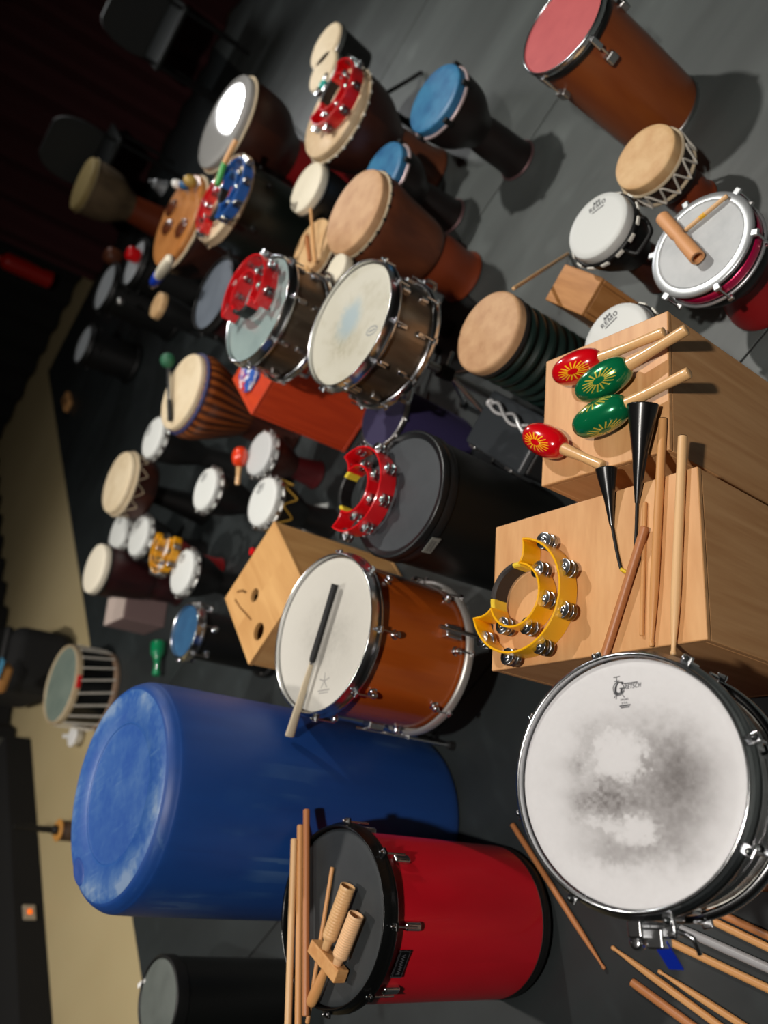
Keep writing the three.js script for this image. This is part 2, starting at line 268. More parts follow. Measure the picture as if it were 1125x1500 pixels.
// wooden box drum of panels
function boxDrum(name, label, o) {
  const { w, d, h } = o, T = 0.012, g = thing(name, label, 'box drum', [o.x, 0, o.z], o.turn, o.group);   // local x: w, local z: d
  const f = 0.012;   // rubber feet
  part(g, 'top_panel', o.topGeo ?? rbox(w, T, d, 0.003), o.top ?? M.ply, o.topGeo ? [0, h - T, 0] : [0, h - T / 2, 0]);
  part(g, 'bottom_panel', rbox(w, T, d, 0.003), o.side ?? M.ply, [0, f + T / 2, 0]);
  const bh = h - 2 * T - f - 0.001, by = f + T + bh / 2;
  for (const s of [-1, 1]) part(g, 'side_panel', rbox(T, bh, d - 0.002, 0.002), o.side ?? M.ply, [s * (w / 2 - T / 2 - 0.001), by, 0]);
  for (const s of [-1, 1]) part(g, s > 0 ? 'front_panel' : 'back_panel', rbox(w - 2 * T - 0.004, bh, T, 0.002), o.front ?? o.side ?? M.ply, [0, by, s * (d / 2 - T / 2 - 0.001)]);
  for (const sx of [-1, 1]) for (const sz of [-1, 1]) part(g, 'rubber_foot', cyl(0.014, 0.012, f, 12), M.rubber, [sx * (w / 2 - 0.03), f / 2, sz * (d / 2 - 0.03)]);
  return g;
}
const quad = (a, b, c) => ({ // centre and turn of a box from three top corners a-b-c (b the shared one)
  x: (a.x + c.x) / 2, z: (a.z + c.z) / 2, w: a.distanceTo(b), d: b.distanceTo(c), turn: Math.atan2(-(a.z - b.z), a.x - b.x) });
// ================================================================= foreground
// ---- snare with the worn white head
const SN = { c: V(-0.2336, 0.6644, -0.7924), n: V(0.0917, 1, 0.1304).normalize(), r: 0.182, d: 0.145 };
const snareHead = canvasTex(1024, 1024, (c, W) => {
  const im = c.createImageData(W, W), d = im.data, k = 2 * SN.r / W;
  const g = (X, Y, x, y, rx, ry, p = 1) => Math.exp(-Math.pow(((X - x) / rx) ** 2 + ((Y - y) / ry) ** 2, p));
  for (let j = 0; j < W; j++) for (let i = 0; i < W; i++) {
    const x = (i + 0.5 - W / 2) * k, z = (j + 0.5 - W / 2) * k;
    let X = ((x * 0.445 + z * 0.895) - 0.02) / 0.00039, Y = ((-x * 0.903 + z * 0.428) - 0.0118) / 0.000354;   // along and across the lettering
    const n = N1(X * 0.012 + 20, Y * 0.012 + 20, 5), f = N2(X * 0.06 + 9, Y * 0.06 + 9, 4), e = N1(X * 0.035 + 40, Y * 0.035 + 7, 4);
    const wx = X + (n - 0.5) * 90, wy = Y + (e - 0.5) * 90;
    let dirt = 0.42 * g(wx, wy, -10, -10, 290, 270, 2) * (0.55 + 0.7 * n) + 0.56 * g(wx, wy, 150, -40, 110, 150) + 0.42 * g(wx, wy, -110, 60, 130, 80) * (0.3 + 1.3 * f) + 0.3 * g(wx, wy, 90, 190, 130, 90) + 0.34 * g(wx, wy, -120, 245, 110, 45) + 0.35 * g(wx, wy, -205, -130, 60, 120) * f;
    const cx = X + (e - 0.5) * 110 + (f - 0.5) * 40, cy = Y + (n - 0.5) * 80 + (f - 0.5) * 50;
    const clean = Math.max(g(cx, cy, -82, -122, 124, 98, 4), g(cx, cy, -15, 158, 82, 70, 3), 0.85 * g(cx, cy, -110, 140, 130, 26, 2), 0.7 * g(cx, cy, -195, -60, 40, 110, 2) * f * 1.5);
    dirt *= 1 - 0.92 * Math.min(1, clean); dirt *= 0.72 + 0.45 * f;
    const b = mix([203, 202, 203], [98, 94, 93], Math.min(0.95, Math.max(0, dirt))), q = (j * W + i) * 4, s = (f - 0.5) * 5;
    d[q] = b[0] + s; d[q + 1] = b[1] + s; d[q + 2] = b[2] + s; d[q + 3] = 255;
  }
  c.putImageData(im, 0, 0);
  const P = (X, Y) => { const a = X * 0.00039 + 0.02, b = Y * 0.000354 + 0.0118; return [(a * 0.445 - b * 0.903) / k + W / 2, (a * 0.895 + b * 0.428) / k + W / 2]; };
  const [lx, ly] = P(-62, -396); c.save(); c.translate(lx, ly); c.rotate(1.108 - 0.07); c.scale(0.8, 0.86);
  c.strokeStyle = '#26262a'; c.fillStyle = '#26262a'; c.lineWidth = 4.5; c.beginPath(); c.arc(-30, 0, 30, 0, 6.3); c.stroke(); c.lineWidth = 3; c.beginPath(); c.arc(-30, 0, 35, 0.4, 2.6); c.stroke();
  c.font = 'italic bold 78px serif'; c.textAlign = 'center'; c.fillText('G', -34, 26);
  c.font = 'italic bold 31px sans-serif'; c.textAlign = 'left'; c.fillText('RETSCH', 0, 9, 96); c.fillRect(2, -20, 78, 5);
  c.lineWidth = 4; c.beginPath(); c.moveTo(-38, 20); c.lineTo(-48, 52); c.stroke();
  c.beginPath(); c.moveTo(-36, -58); c.lineTo(-36, -30); c.moveTo(-54, -56); c.lineTo(-18, -58); c.moveTo(-50, -36); c.lineTo(-22, -36); c.stroke(); c.beginPath(); c.moveTo(-10, 34); c.lineTo(0, 48); c.moveTo(-50, 34); c.lineTo(-58, 44); c.stroke();
  c.textAlign = 'center'; c.font = 'bold 13px sans-serif'; c.fillText('DRUMS', -2, 62); c.fillText('U.S.A.', -2, 78); c.fillRect(-32, 83, 62, 6); c.fillRect(-26, 92, 50, 5); c.restore();
});
{
  const base = SN.c.clone().addScaledVector(SN.n, -SN.d);
  const g = tom('snare_drum', 'chrome snare drum with worn white head and black lettering, on a low stand', { x: 0, z: 0, r: SN.r, y0: 0, y1: SN.d, pos: base.toArray(), normal: SN.n.toArray(), category: 'snare drum',
    shell: M.steel, hoop: M.chrome, head: phys(0xffffff, 0.55, { map: snareHead }), lugs: 8, lugTurn: 2.5 * Math.PI / 180, hoopH: 0.03, lugYs: [SN.d - 0.05, 0.05],
    shellProfile: smooth([[0.169, 0.005], [0.169, 0.03], [0.171, 0.045], [0.169, 0.056], [0.1705, 0.07], [0.169, 0.084], [0.1715, 0.098], [0.169, 0.11], [0.169, 0.138]], 4),
    lugGeo: rbox(0.02, 0.034, 0.016, 0.005, 3) });
  // strainer: throw-off with knob, lever and the blue strap
  const a = 149 * Math.PI / 180, st = new THREE.Group(); st.name = 'strainer'; st.rotation.y = -a; g.add(st);
  part(st, 'strainer_plate', rbox(0.012, 0.07, 0.04, 0.003), M.chrome, [0.178, 0.075, 0]);
  part(st, 'strainer_block', rbox(0.024, 0.026, 0.022, 0.004), M.chrome, [0.195, 0.118, 0.014]); part(st, 'strainer_block', rbox(0.026, 0.03, 0.024, 0.003), M.chrome, [0.206, 0.1, -0.006]); part(st, 'strainer_arm', rbox(0.02, 0.012, 0.06, 0.004), M.chrome, [0.196, 0.1, -0.004]);
  const kb = part(st, 'strainer_knob', lathe(smooth([[0.0001, 0.012], [0.007, 0.011], [0.0095, 0.006], [0.0095, -0.006], [0.006, -0.01], [0.0001, -0.01]], 3), 18), M.chrome, [0.212, 0.11, 0.02]); part(st, 'strainer_screw', cyl(0.003, 0.003, 0.04, 8), M.chrome, [0.2, 0.1, -0.03]);
  part(st, 'lever', tube([V(0.194, 0.1, -0.028), V(0.2, 0.1, -0.044), V(0.206, 0.098, -0.054), V(0.224, 0.088, -0.056)], 0.0036, 14), M.chrome);
  part(st, 'snare_strap', rbox(0.003, 0.055, 0.022, 0.001), phys(0x1030b0, 0.35, { transmission: 0.25, thickness: 0 }), [0.226, 0.082, -0.008], 'blue plastic strap').rotation.z = 0.65;
  const bt = new THREE.Group(); bt.name = 'butt_plate'; bt.rotation.y = -(a + Math.PI); g.add(bt); part(bt, 'butt_block', rbox(0.018, 0.03, 0.04, 0.004), M.chrome, [0.182, 0.06, 0]); part(bt, 'butt_screw', cyl(0.004, 0.004, 0.012, 10), M.chrome, [0.188, 0.08, 0]);
  // the stand below
  const s = thing('snare_stand', 'black and chrome tripod stand carrying the worn snare', 'drum stand', [base.x, 0, base.z]), cy = base.y - 0.05;
  part(s, 'pole', cyl(0.012, 0.012, cy - 0.08, 14), M.chrome, [0, (cy + 0.08) / 2, 0]);
  for (let k = 0; k < 3; k++) { const b = k * 2.094 + 1.2, r = 0.19, tip = V(Math.cos(b) * r, base.y - SN.n.x / SN.n.y * Math.cos(b) * r - SN.n.z / SN.n.y * Math.sin(b) * r - 0.011, Math.sin(b) * r);
    part(s, 'basket_arm', tube([V(0, cy - 0.03, 0), V(Math.cos(b) * 0.12, cy + 0.0, Math.sin(b) * 0.12), tip], 0.006, 14), M.black);
    part(s, 'rubber_tip', rbox(0.03, 0.016, 0.02, 0.004), M.rubber, tip).rotation.y = -b;
    part(s, 'leg', tube([V(0, 0.2, 0), V(Math.cos(b + 0.5) * 0.1, 0.06, Math.sin(b + 0.5) * 0.1), V(Math.cos(b + 0.5) * 0.19, 0.008, Math.sin(b + 0.5) * 0.19)], 0.007, 14), M.chrome); }
}
// ---- drumsticks on the floor round the snare
{
  const fl = (px, py, h = 0.008) => at(px, py, h);
  const G = 'loose drumsticks on the floor';
  const ext = (a, b, L) => b.clone().add(a.clone().sub(b).normalize().multiplyScalar(L));     // stick of full length from the visible tip
  stick('brown drumstick on the floor between the red drum and the snare', fl(752, 1210), fl(886, 1420), M.stickDark, { group: G, R: 0.0068 });
  const t2 = fl(896, 1387), t3 = fl(964, 1422);
  stick('long drumstick on the floor under the blue strap, tip towards the red drum', ext(fl(1050, 1500), t2, 0.41), t2, M.stick, { group: G, R: 0.0078 });
  stick('slimmer drumstick on the floor lying between two thicker ones', ext(fl(1085, 1500), t3, 0.4), t3, M.stick, { group: G, R: 0.0072 });
  const b4 = fl(929, 1441); stick('thick drumstick on the floor with its butt end towards the red drum', b4, b4.clone().add(fl(1010, 1500).sub(b4).normalize().multiplyScalar(0.4)), M.stickDark, { group: G, R: 0.009 });
  const b5 = fl(965, 1372); stick('drumstick on the floor running out under the snare strainer lever', b5, b5.clone().add(fl(1125, 1448).sub(b5).normalize().multiplyScalar(0.4)), M.stick, { group: G, R: 0.008 });
  const b6 = fl(1025, 1340); stick('drumstick of the touching pair, the one beside the grey stick', b6, b6.clone().add(fl(1125, 1388).sub(b6).normalize().multiplyScalar(0.4)), M.stick, { group: G, R: 0.0078 });
  const b7 = fl(1040, 1331); stick('drumstick of the touching pair, the one away from the grey stick', b7, b7.clone().add(fl(1125, 1371).sub(b7).normalize().multiplyScalar(0.4)), M.stickDark, { group: G, R: 0.0078 });
  const b8 = fl(1112, 1300); stick('short end of a drumstick by the snare stand', b8, b8.clone().add(V(0.16, 0, 0.3)), M.stickDark, { group: G });
  const b9 = fl(1000, 1362); stick('pale grey plastic stick on the floor beside the pair of drumsticks', b9, b9.clone().add(fl(1125, 1418).sub(b9).normalize().multiplyScalar(0.38)), std(0x9a9a9c, 0.4), { name: 'grey_stick', category: 'stick', R: 0.009 });
}
// ---- the two pale wooden box drums
const CH = 0.48;
{
  const q1 = quad(at(1024, 682, CH), at(728, 772, CH), at(718, 983, CH));
  boxDrum('wooden_box', 'long pale plywood box drum carrying the yellow tambourine and sticks', { ...q1, w: 0.478, d: 0.306, h: CH });
  const q2 = quad(at(985, 451, CH), at(805, 527, CH), at(787, 715, CH));
  boxDrum('wooden_box', 'square pale plywood box drum carrying the maracas', { ...q2, w: 0.3, d: 0.288, h: CH });
  // sticks lying on them
  const T = (px, py, r = 0.0072) => at(px, py, CH + r);
  stick('thick pale drumstick on the plywood box beside its far edge', T(1000, 643, 0.0085), T(986, 962, 0.0085), M.stickPale, { R: 0.0085 });
  stick('long drumstick on the plywood box touching the longer black cone', T(971, 618, 0.0078), T(954, 948, 0.0078), M.stick, { R: 0.0078 });
  stick('thin plain dowel on the plywood box between two drumsticks', T(945, 735, 0.004), T(940, 932, 0.004), M.stick, { name: 'dowel', category: 'stick', geo: rod(0.0042) });
  stick('brown drumstick lying askew on the plywood box over the wire end', at(945, 771, CH + 0.014), at(878, 985, CH + 0.011), M.stickDark, { R: 0.0082, geo: rod(0.008) });
  // double cone bell: two black cones on one bent wire
  const g = thing('cone_bell', 'double bell of two black metal cones on a bent wire', 'bell', at(930, 760, CH));
  const o = g.position;
  const cone = (m, t, r, hm) => { const A = at(...m, CH + hm), B = at(...t, CH + 0.006), L = A.distanceTo(B), p = part(g, 'cone', lathe([[r * 0.94, 0.002], [r, 0], [r, 0.002], [r * 0.5, L * 0.5], [0.004, L], [0.0001, L + 0.001], [0.003, L - 0.01], [r * 0.47, L * 0.5], [r * 0.94, 0.002]], 30), phys(0x121213, 0.28, { clearcoat: 0.4, side: THREE.DoubleSide }));
    alignY(p, A, B); p.position.sub(o); };
  cone([942, 593], [933, 737], 0.0285, 0.037); cone([888, 687], [896, 770], 0.0205, 0.021);
  const w = (x, y, h = 0.004) => at(x, y, CH + h).sub(o);
  part(g, 'bent_wire', tube([w(933, 734, 0.006), w(932, 775), w(930, 812), w(926, 834), w(918, 838), w(910, 834), w(903, 805), w(896, 767, 0.006)], 0.0029, 60), M.black);
  part(g, 'yellow_sleeve', tube([w(924, 836), w(918, 838.5), w(910, 834)], 0.0036, 10), std(0xd8b21c, 0.5));
}
// ---- maracas
function maraca(label, e0, h0, end, h1, cols, L = 0.118, R = 0.036, spin = 0, flowers = true, small) {
  const A = e0.clone(), B = end.clone(), g = thing('maraca', label, 'maraca', A, 0, small ? 'maracas among the far drums' : 'maracas on the square box'), tot = A.distanceTo(B);
  const t = flowers ? canvasTex(512, 256, (c) => {
    c.fillStyle = cols[0]; c.fillRect(0, 0, 512, 256); c.strokeStyle = cols[1]; c.lineWidth = 5; c.lineCap = 'round';
    for (const [fx, fy] of [[80, 120], [250, 120], [420, 120]]) for (let i = 0; i < 18; i++) { const a = i * Math.PI / 9; c.beginPath(); c.moveTo(fx + 16 * Math.cos(a), fy + 20 * Math.sin(a)); c.lineTo(fx + 44 * Math.cos(a), fy + 54 * Math.sin(a)); c.stroke(); }
  }) : null;
  const prof = []; for (let i = 0; i <= 20; i++) { const s = i / 20, a = Math.PI * s; prof.push([Math.max(0.0001, R * Math.pow(Math.sin(a * 0.94), 0.82) * (1 - 0.1 * s)), L * (0.5 - 0.5 * Math.cos(a))]); }
  const egg = part(g, 'shaker_head', lathe(prof, 32), phys(flowers ? 0xffffff : cols[0], 0.18, { map: t, metalness: cols[2] ?? 0, clearcoat: 1, clearcoatRoughness: 0.06 }));
  egg.rotation.y = spin;
  part(g, 'handle', lathe(smooth([[R * 0.36, L * 0.95], [R * 0.34, L * 1.06], [R * 0.27, L + (tot - L) * 0.5], [R * 0.3, tot * 0.96], [R * 0.24, tot * 0.995], [0.0001, tot]], 4), 20), M.handle);
  alignY(g, A, B); return g;
}
{
  const T = (x, y, h) => at(x, y, CH + h);
  const RD = ['#c80714', '#f0b41e'], GR = ['#0a7448', '#d8c24a', 0.35];
  maraca('red maraca with gold flowers behind the green ones', T(812, 552, 0.04), 0, T(974, 486, 0.024), 0, RD, 0.112, 0.0345, 1.3);
  maraca('green maraca with gold flower touching the red one', T(846, 580, 0.041), 0, T(1007, 482, 0.028), 0, GR, 0.12, 0.036, 3.4);
  maraca('green maraca with gold flower beside the long black cone', T(842, 630, 0.041), 0, T(1011, 545, 0.028), 0, GR, 0.12, 0.036, 2.2);
  maraca('red maraca with its handle end against the short black cone', T(771, 633, 0.044), 0, T(884, 683, 0.02), 0, RD, 0.108, 0.035, 2.4);
}
tambourine('tambourine', 'yellow half-moon tambourine lying on the long plywood box', V(-0.062, CH + 0.003, -1.262), 0.112, -74, M.yellow, std(0x2a2422, 0.6), { collar: phys(0xe8c63a, 0.4) });
// ---- red floor drum with black head
const onCyl = (px, py, cx, cz, r) => { const d = ray(px, py), a = d.x * d.x + d.z * d.z, b = -(d.x * cx + d.z * cz), c = cx * cx + cz * cz - r * r, t = (-b - Math.sqrt(b * b - a * c)) / a; return V(d.x * t, EYE + d.y * t, d.z * t); };
function plate(g, px, py, cx, cz, r, w, h, mat, name, label, turnZ = 0) { const p = onCyl(px, py, cx, cz, r + 0.002), a = Math.atan2(p.z - cz, p.x - cx); const m = part(g, name, rbox(w, h, 0.003, 0.001), mat, [p.x - cx, p.y, p.z - cz], label); m.rotation.y = Math.PI / 2 - a; m.rotateZ(turnZ); return m; }
const squiggle = (bg, fg, n = 1) => canvasTex(256, 128, (c) => { c.fillStyle = bg; c.fillRect(0, 0, 256, 128); c.strokeStyle = fg; c.lineWidth = 9; c.lineCap = 'round'; for (let k = 0; k < n; k++) { const y = 64 + (k - (n - 1) / 2) * 42; c.beginPath(); c.moveTo(36, y + 20); for (let i = 0; i < 16; i++) c.lineTo(36 + i * 12, y + (i % 2 ? 18 : -18) * (0.5 + 0.5 * Math.abs(Math.sin(i * 1.7)))); c.stroke(); } c.lineWidth = 5; c.strokeRect(8, 8, 240, 112); });
{
  const x = -0.83, z = -1.451, r = 0.182, y1 = 0.515;
  const redWrap = phys(0xffffff, 0.42, { map: tex(256, 256, (u, v) => mix([212, 18, 38], [194, 12, 30], N1(u * 20, v * 12, 4))), clearcoat: 0.2 });
  const g = tom('floor_drum', 'red floor drum with black head carrying sticks and scrapers', { x, z, r, y0: 0.04, y1, bottomHoop: false, shell: redWrap, hoop: M.blackGloss, hoop2: M.black, head: phys(0xffffff, 0.55, { map: skinTex([44, 48, 50], [34, 38, 40], 6) }), head2: M.black, lugs: 8, lugTurn: 1.15, lugYs: [y1 - 0.07], lugGeo: rbox(0.022, 0.042, 0.018, 0.006, 3) });
  part(g, 'base_band', ring(r - 0.012, 0.02, 0.03, 0.014, 60), M.black);
  part(g, 'chrome_trim', torus(r - 0.008, 0.003, y1 - 0.028, 64), M.chrome);
  for (let k = 0; k < 3; k++) part(g, 'rubber_foot', cyl(0.012, 0.013, 0.016, 12), M.rubber, [Math.cos(k * 2.1 + 0.4) * 0.155, 0.008, Math.sin(k * 2.1 + 0.4) * 0.15]);
  plate(g, 587, 1412, x, z, r - 0.012, 0.058, 0.028, std(0xffffff, 0.3, { map: squiggle('#1a1a1c', '#7a7a80'), metalness: 0.6 }), 'name_badge', 'dark metal badge with scribbled lettering');
  const T = (px, py, h) => at(px, py, y1 + h);
  const S = (label, a, b, m) => { const L = 0.41, A = T(...a), B = T(...b); return stick(label, A, A.clone().add(B.sub(A).normalize().multiplyScalar(L)), m, { R: 0.0075, geo: rod(0.0076) }); };
  S('reddish drumstick across the black drum head, topmost of the three', [449, 1185, 0.022], [448, 1495, 0.022], M.stickDark);
  S('printed drumstick in the middle of three across the black drum head', [440, 1208, 0.014], [437, 1500, 0.014], M.stick);
  S('drumstick at the rim side of three across the black drum head', [431, 1228, 0.026], [422, 1500, 0.026], M.stickPale);
  stick('thin dowel on the black drum head reaching under the scraper', T(487, 1270, 0.005), T(450, 1500, 0.012), M.stick, { name: 'dowel', category: 'stick', geo: rod(0.0045) });
  // double wooden scraper: two ribbed tubes on a block with a handle
  const blockC = T(484, 1407, 0.024), sc = thing('wood_scraper', 'double wooden scraper of two ribbed tubes on a block with handle', 'scraper', blockC);
  const ribTube = (a, b, rad) => { const L = a.distanceTo(b), p = [[0.0001, 0], [rad * 0.55, 0], [rad * 0.6, L * 0.12], [rad * 0.9, L * 0.17]]; for (let i = 0; i < 16; i++) { const y = L * (0.2 + 0.046 * i); p.push([rad, y], [rad, y + L * 0.03], [rad * 0.93, y + L * 0.036], [rad * 0.93, y + L * 0.042]); } p.push([rad, L * 0.95], [rad, L], [rad * 0.82, L], [rad * 0.8, L * 0.4], [0.0001, L * 0.38]); return lathe(p, 24); };
  const tubeAt = (a, b, rad, mat) => { const m = part(sc, 'ribbed_tube', ribTube(a, b, rad), mat); alignY(m, a, b); m.position.sub(blockC); return m; };
  tubeAt(T(477, 1390, 0.024), T(510, 1298, 0.024), 0.0165, M.stickPale); tubeAt(T(493, 1414, 0.024), T(522, 1340, 0.024), 0.0165, phys(0xe6b98a, 0.55));
  const A = T(462, 1386, 0.02), B = T(499, 1430, 0.02), blk = part(sc, 'block', rbox(A.distanceTo(B) + 0.006, 0.03, 0.028, 0.003), M.stick, A.clone().add(B).multiplyScalar(0.5).sub(blockC)); blk.rotation.y = -Math.atan2(B.z - A.z, B.x - A.x);
  const ha = T(481, 1410, 0.02), hb = T(452, 1478, 0.02), hd = part(sc, 'handle', lathe(smooth([[0.0001, 0], [0.008, 0.001], [0.0085, 0.02], [0.011, 0.05], [0.012, 0.075], [0.0095, 0.095], [0.0001, 0.098]], 3), 16), M.stick); alignY(hd, ha, hb); hd.position.sub(blockC);
}
// ---- blue plastic barrel, bottom up
{
  const x = -0.816, z = -1.909, H = 0.864, R = 0.259;
  const bt = tex(512, 512, (u, v) => { const s = N1(u * 10, v * 6, 5), f = N2(u * 60, v * 8, 3), k = Math.min(1, Math.max(0, (s - 0.62) * 4) * (f > 0.5 ? 1 : 0.25)); return mix(mix([22, 68, 138], [18, 60, 126], f), [110, 132, 166], k * 0.55); });
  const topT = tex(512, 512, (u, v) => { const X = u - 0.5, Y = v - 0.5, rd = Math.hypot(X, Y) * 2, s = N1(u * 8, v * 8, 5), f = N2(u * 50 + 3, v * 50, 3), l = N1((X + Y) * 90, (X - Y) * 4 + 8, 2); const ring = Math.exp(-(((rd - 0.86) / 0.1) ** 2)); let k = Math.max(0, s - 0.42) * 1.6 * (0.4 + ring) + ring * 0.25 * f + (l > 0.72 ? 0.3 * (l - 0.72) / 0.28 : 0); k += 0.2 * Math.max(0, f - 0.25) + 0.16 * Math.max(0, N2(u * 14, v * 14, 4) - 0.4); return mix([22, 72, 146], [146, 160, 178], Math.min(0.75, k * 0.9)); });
  const g = thing('plastic_barrel', 'large blue plastic barrel standing upside down behind the red drum', 'barrel', [x, 0, z]);
  part(g, 'barrel_body', lathe(smooth([[0.236, 0], [0.248, 0.01], [0.253, 0.06], [0.257, 0.2], [R, 0.42], [R, 0.66], [R - 0.001, 0.81], [R - 0.006, 0.84], [R - 0.016, H - 0.008], [R - 0.024, H - 0.003]], 5), 80), phys(0xffffff, 0.5, { map: bt }));
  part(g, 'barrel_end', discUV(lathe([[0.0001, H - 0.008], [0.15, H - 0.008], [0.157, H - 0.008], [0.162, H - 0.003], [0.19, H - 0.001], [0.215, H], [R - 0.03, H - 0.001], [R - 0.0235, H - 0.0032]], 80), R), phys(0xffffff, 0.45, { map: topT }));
  part(g, 'moulded_ring', torus(0.158, 0.0016, H - 0.0078, 64), phys(0x1c549a, 0.5));
  const d = at(111, 1285, H).sub(V(x, H, z)); const notch = part(g, 'finger_notch', lathe(smooth([[0.0001, 0.003], [0.02, 0.004], [0.024, 0.0], [0.027, -0.002]], 3), 20), phys(0x123d86, 0.5), [d.x * 0.93, H - 0.003, d.z * 0.93]); notch.scale.z = 1.8; notch.rotation.y = Math.atan2(d.x, d.z) + 1.57;
}
// ---- maple floor tom with a brush
{
  const x = -0.325, z = -1.827, r = 0.2, y1 = 0.53, y0 = 0.215;
  const maple = phys(0xffffff, 0.22, { map: woodTex([186, 92, 28], [146, 64, 18], 3, 10, 12), clearcoat: 0.9, clearcoatRoughness: 0.1 });
  const hd = canvasTex(512, 512, (c, W) => { const im = c.createImageData(W, W), d = im.data; for (let j = 0; j < W; j++) for (let i = 0; i < W; i++) { const X = i / W - 0.5, Y = j / W - 0.5, n = N1(i * 0.02, j * 0.02, 5), f = N2(i * 0.1, j * 0.1, 3), k = Math.exp(-(((X + 0.02) / 0.26) ** 2 + ((Y - 0.04) / 0.26) ** 2)) * (0.2 + 0.7 * n) * 0.55, b = mix([194, 191, 182], [124, 120, 112], k * (0.6 + 0.7 * f)), q = (j * W + i) * 4; d[q] = b[0]; d[q + 1] = b[1]; d[q + 2] = b[2]; d[q + 3] = 255; } c.putImageData(im, 0, 0);
    c.save(); c.translate(130, 350); c.rotate(1.1); c.strokeStyle = c.fillStyle = '#8c8a86'; c.lineWidth = 4; for (let i = 0; i < 5; i++) { const a = i * 1.2566 - 1.57; c.beginPath(); c.moveTo(0, 0); c.lineTo(26 * Math.cos(a), 26 * Math.sin(a)); c.stroke(); } c.fillRect(-30, 26, 60, 4); c.fillRect(-24, 34, 48, 3); c.restore(); });
  const g = tom('floor_tom', 'orange-brown lacquered floor tom with chrome lugs and white head', { x, z, r, y0, y1, category: 'floor tom', shell: maple, hoop: M.chrome, hoop2: std(0xc9c7c2, 0.4, { metalness: 0.7 }), head: phys(0xffffff, 0.6, { map: hd }), lugs: 8, lugTurn: 0.42, lugYs: [y1 - 0.07, y0 + 0.05], lugGeo: null });
  for (let k = 0; k < 3; k++) { const a = k * 2.094 + 1.0, c = Math.cos(a), s = Math.sin(a); part(g, 'leg_bracket', rbox(0.024, 0.05, 0.034, 0.006), M.chrome, [c * (r - 0.002), y0 + 0.075, s * (r - 0.002)]).rotation.y = -a; part(g, 'leg', cyl(0.0055, 0.0055, 0.34, 10), M.chrome, [c * (r + 0.014), 0.175, s * (r + 0.014)]); part(g, 'leg_foot', cyl(0.011, 0.013, 0.02, 12), M.rubber, [c * (r + 0.014), 0.01, s * (r + 0.014)]); }
  const A = at(491, 856, y1 + 0.018), B = at(424, 1079, y1 + 0.018), L = A.distanceTo(B), br = thing('drum_brush', 'brush with black rubber handle and pale bristles across the floor tom head', 'brush', A);
  part(br, 'handle', lathe(smooth([[0.0001, 0], [0.008, 0.001], [0.0085, 0.01], [0.0078, 0.1], [0.0085, L * 0.47], [0.0075, L * 0.5], [0.006, L * 0.52]], 3), 16), M.rubber);
  const bb = part(br, 'bristles', lathe([[0.005, L * 0.5], [0.0065, L * 0.6], [0.011, L * 0.99], [0.0105, L], [0.0001, L]], 20), std(0xcdbfa4, 0.8)); bb.scale.set(1.25, 1, 0.55); part(br, 'ferrule', lathe([[0.0062, L * 0.47], [0.0066, L * 0.5], [0.006, L * 0.53], [0.0001, L * 0.53]], 16), M.chromeDull);
  alignY(br, A, B);
}
// ---- wooden tongue drum box behind the floor tom
{
  const H = 0.47, q = quad(at(331, 875, H), at(404, 761, H), at(0, 0, H)), A = at(404, 761, H), B = at(331, 875, H), C = at(362, 975, H);
  const g0 = { x: (A.x + C.x) / 2, z: (A.z + C.z) / 2, w: A.distanceTo(B), d: 0.295, turn: Math.atan2(-(A.z - B.z), A.x - B.x), h: H };
  const inv = (p) => { const dx = p.x - g0.x, dz = p.z - g0.z, c = Math.cos(g0.turn), s = Math.sin(g0.turn); return [dx * c - dz * s, dx * s + dz * c]; };
  const sh = new THREE.Shape(); const w = g0.w / 2, d = g0.d / 2; sh.moveTo(-w, -d); sh.lineTo(w, -d); sh.lineTo(w, d); sh.lineTo(-w, d); sh.closePath();
  for (const [px, py, rx] of [[373, 872, 0.021], [379, 925, 0.026]]) { const [hx, hz] = inv(at(px, py, H)); const p = new THREE.Path(); p.absellipse(hx, -hz, rx, rx, 0, 6.2832, true); sh.holes.push(p); }
  const slot = (pts, t) => { const P = pts.map(q => inv(at(q[0], q[1], H))), a = [], b = []; P.forEach((p, i) => { const q0 = P[Math.max(0, i - 1)], q1 = P[Math.min(P.length - 1, i + 1)], l = Math.hypot(q1[0] - q0[0], q1[1] - q0[1]), nx = -(q1[1] - q0[1]) / l * t, nz = (q1[0] - q0[0]) / l * t; a.push([p[0] + nx, -(p[1] + nz)]); b.push([p[0] - nx, -(p[1] - nz)]); }); const path = new THREE.Path(); [...a, ...b.reverse()].forEach((p, i) => i ? path.lineTo(...p) : path.moveTo(...p)); path.closePath(); sh.holes.push(path); };
  slot([[344, 878], [352, 890], [362, 901], [368, 908]], 0.0035); slot([[347, 867], [356, 865], [361, 868]], 0.0035);
  const tg = new THREE.ExtrudeGeometry(sh, { depth: 0.012, bevelEnabled: false, curveSegments: 20 }); tg.rotateX(-Math.PI / 2); { const uv = tg.attributes.uv; for (let i = 0; i < uv.count; i++) uv.setXY(i, uv.getX(i) * 2, uv.getY(i) * 2); }
  const tw = wood([204, 158, 100], [184, 136, 80], 0.55, {}, 2, 12, 21);
  boxDrum('tongue_drum', 'pale wooden tongue drum box with round holes behind the floor tom', { ...g0, topGeo: tg, top: tw, side: tw });
}
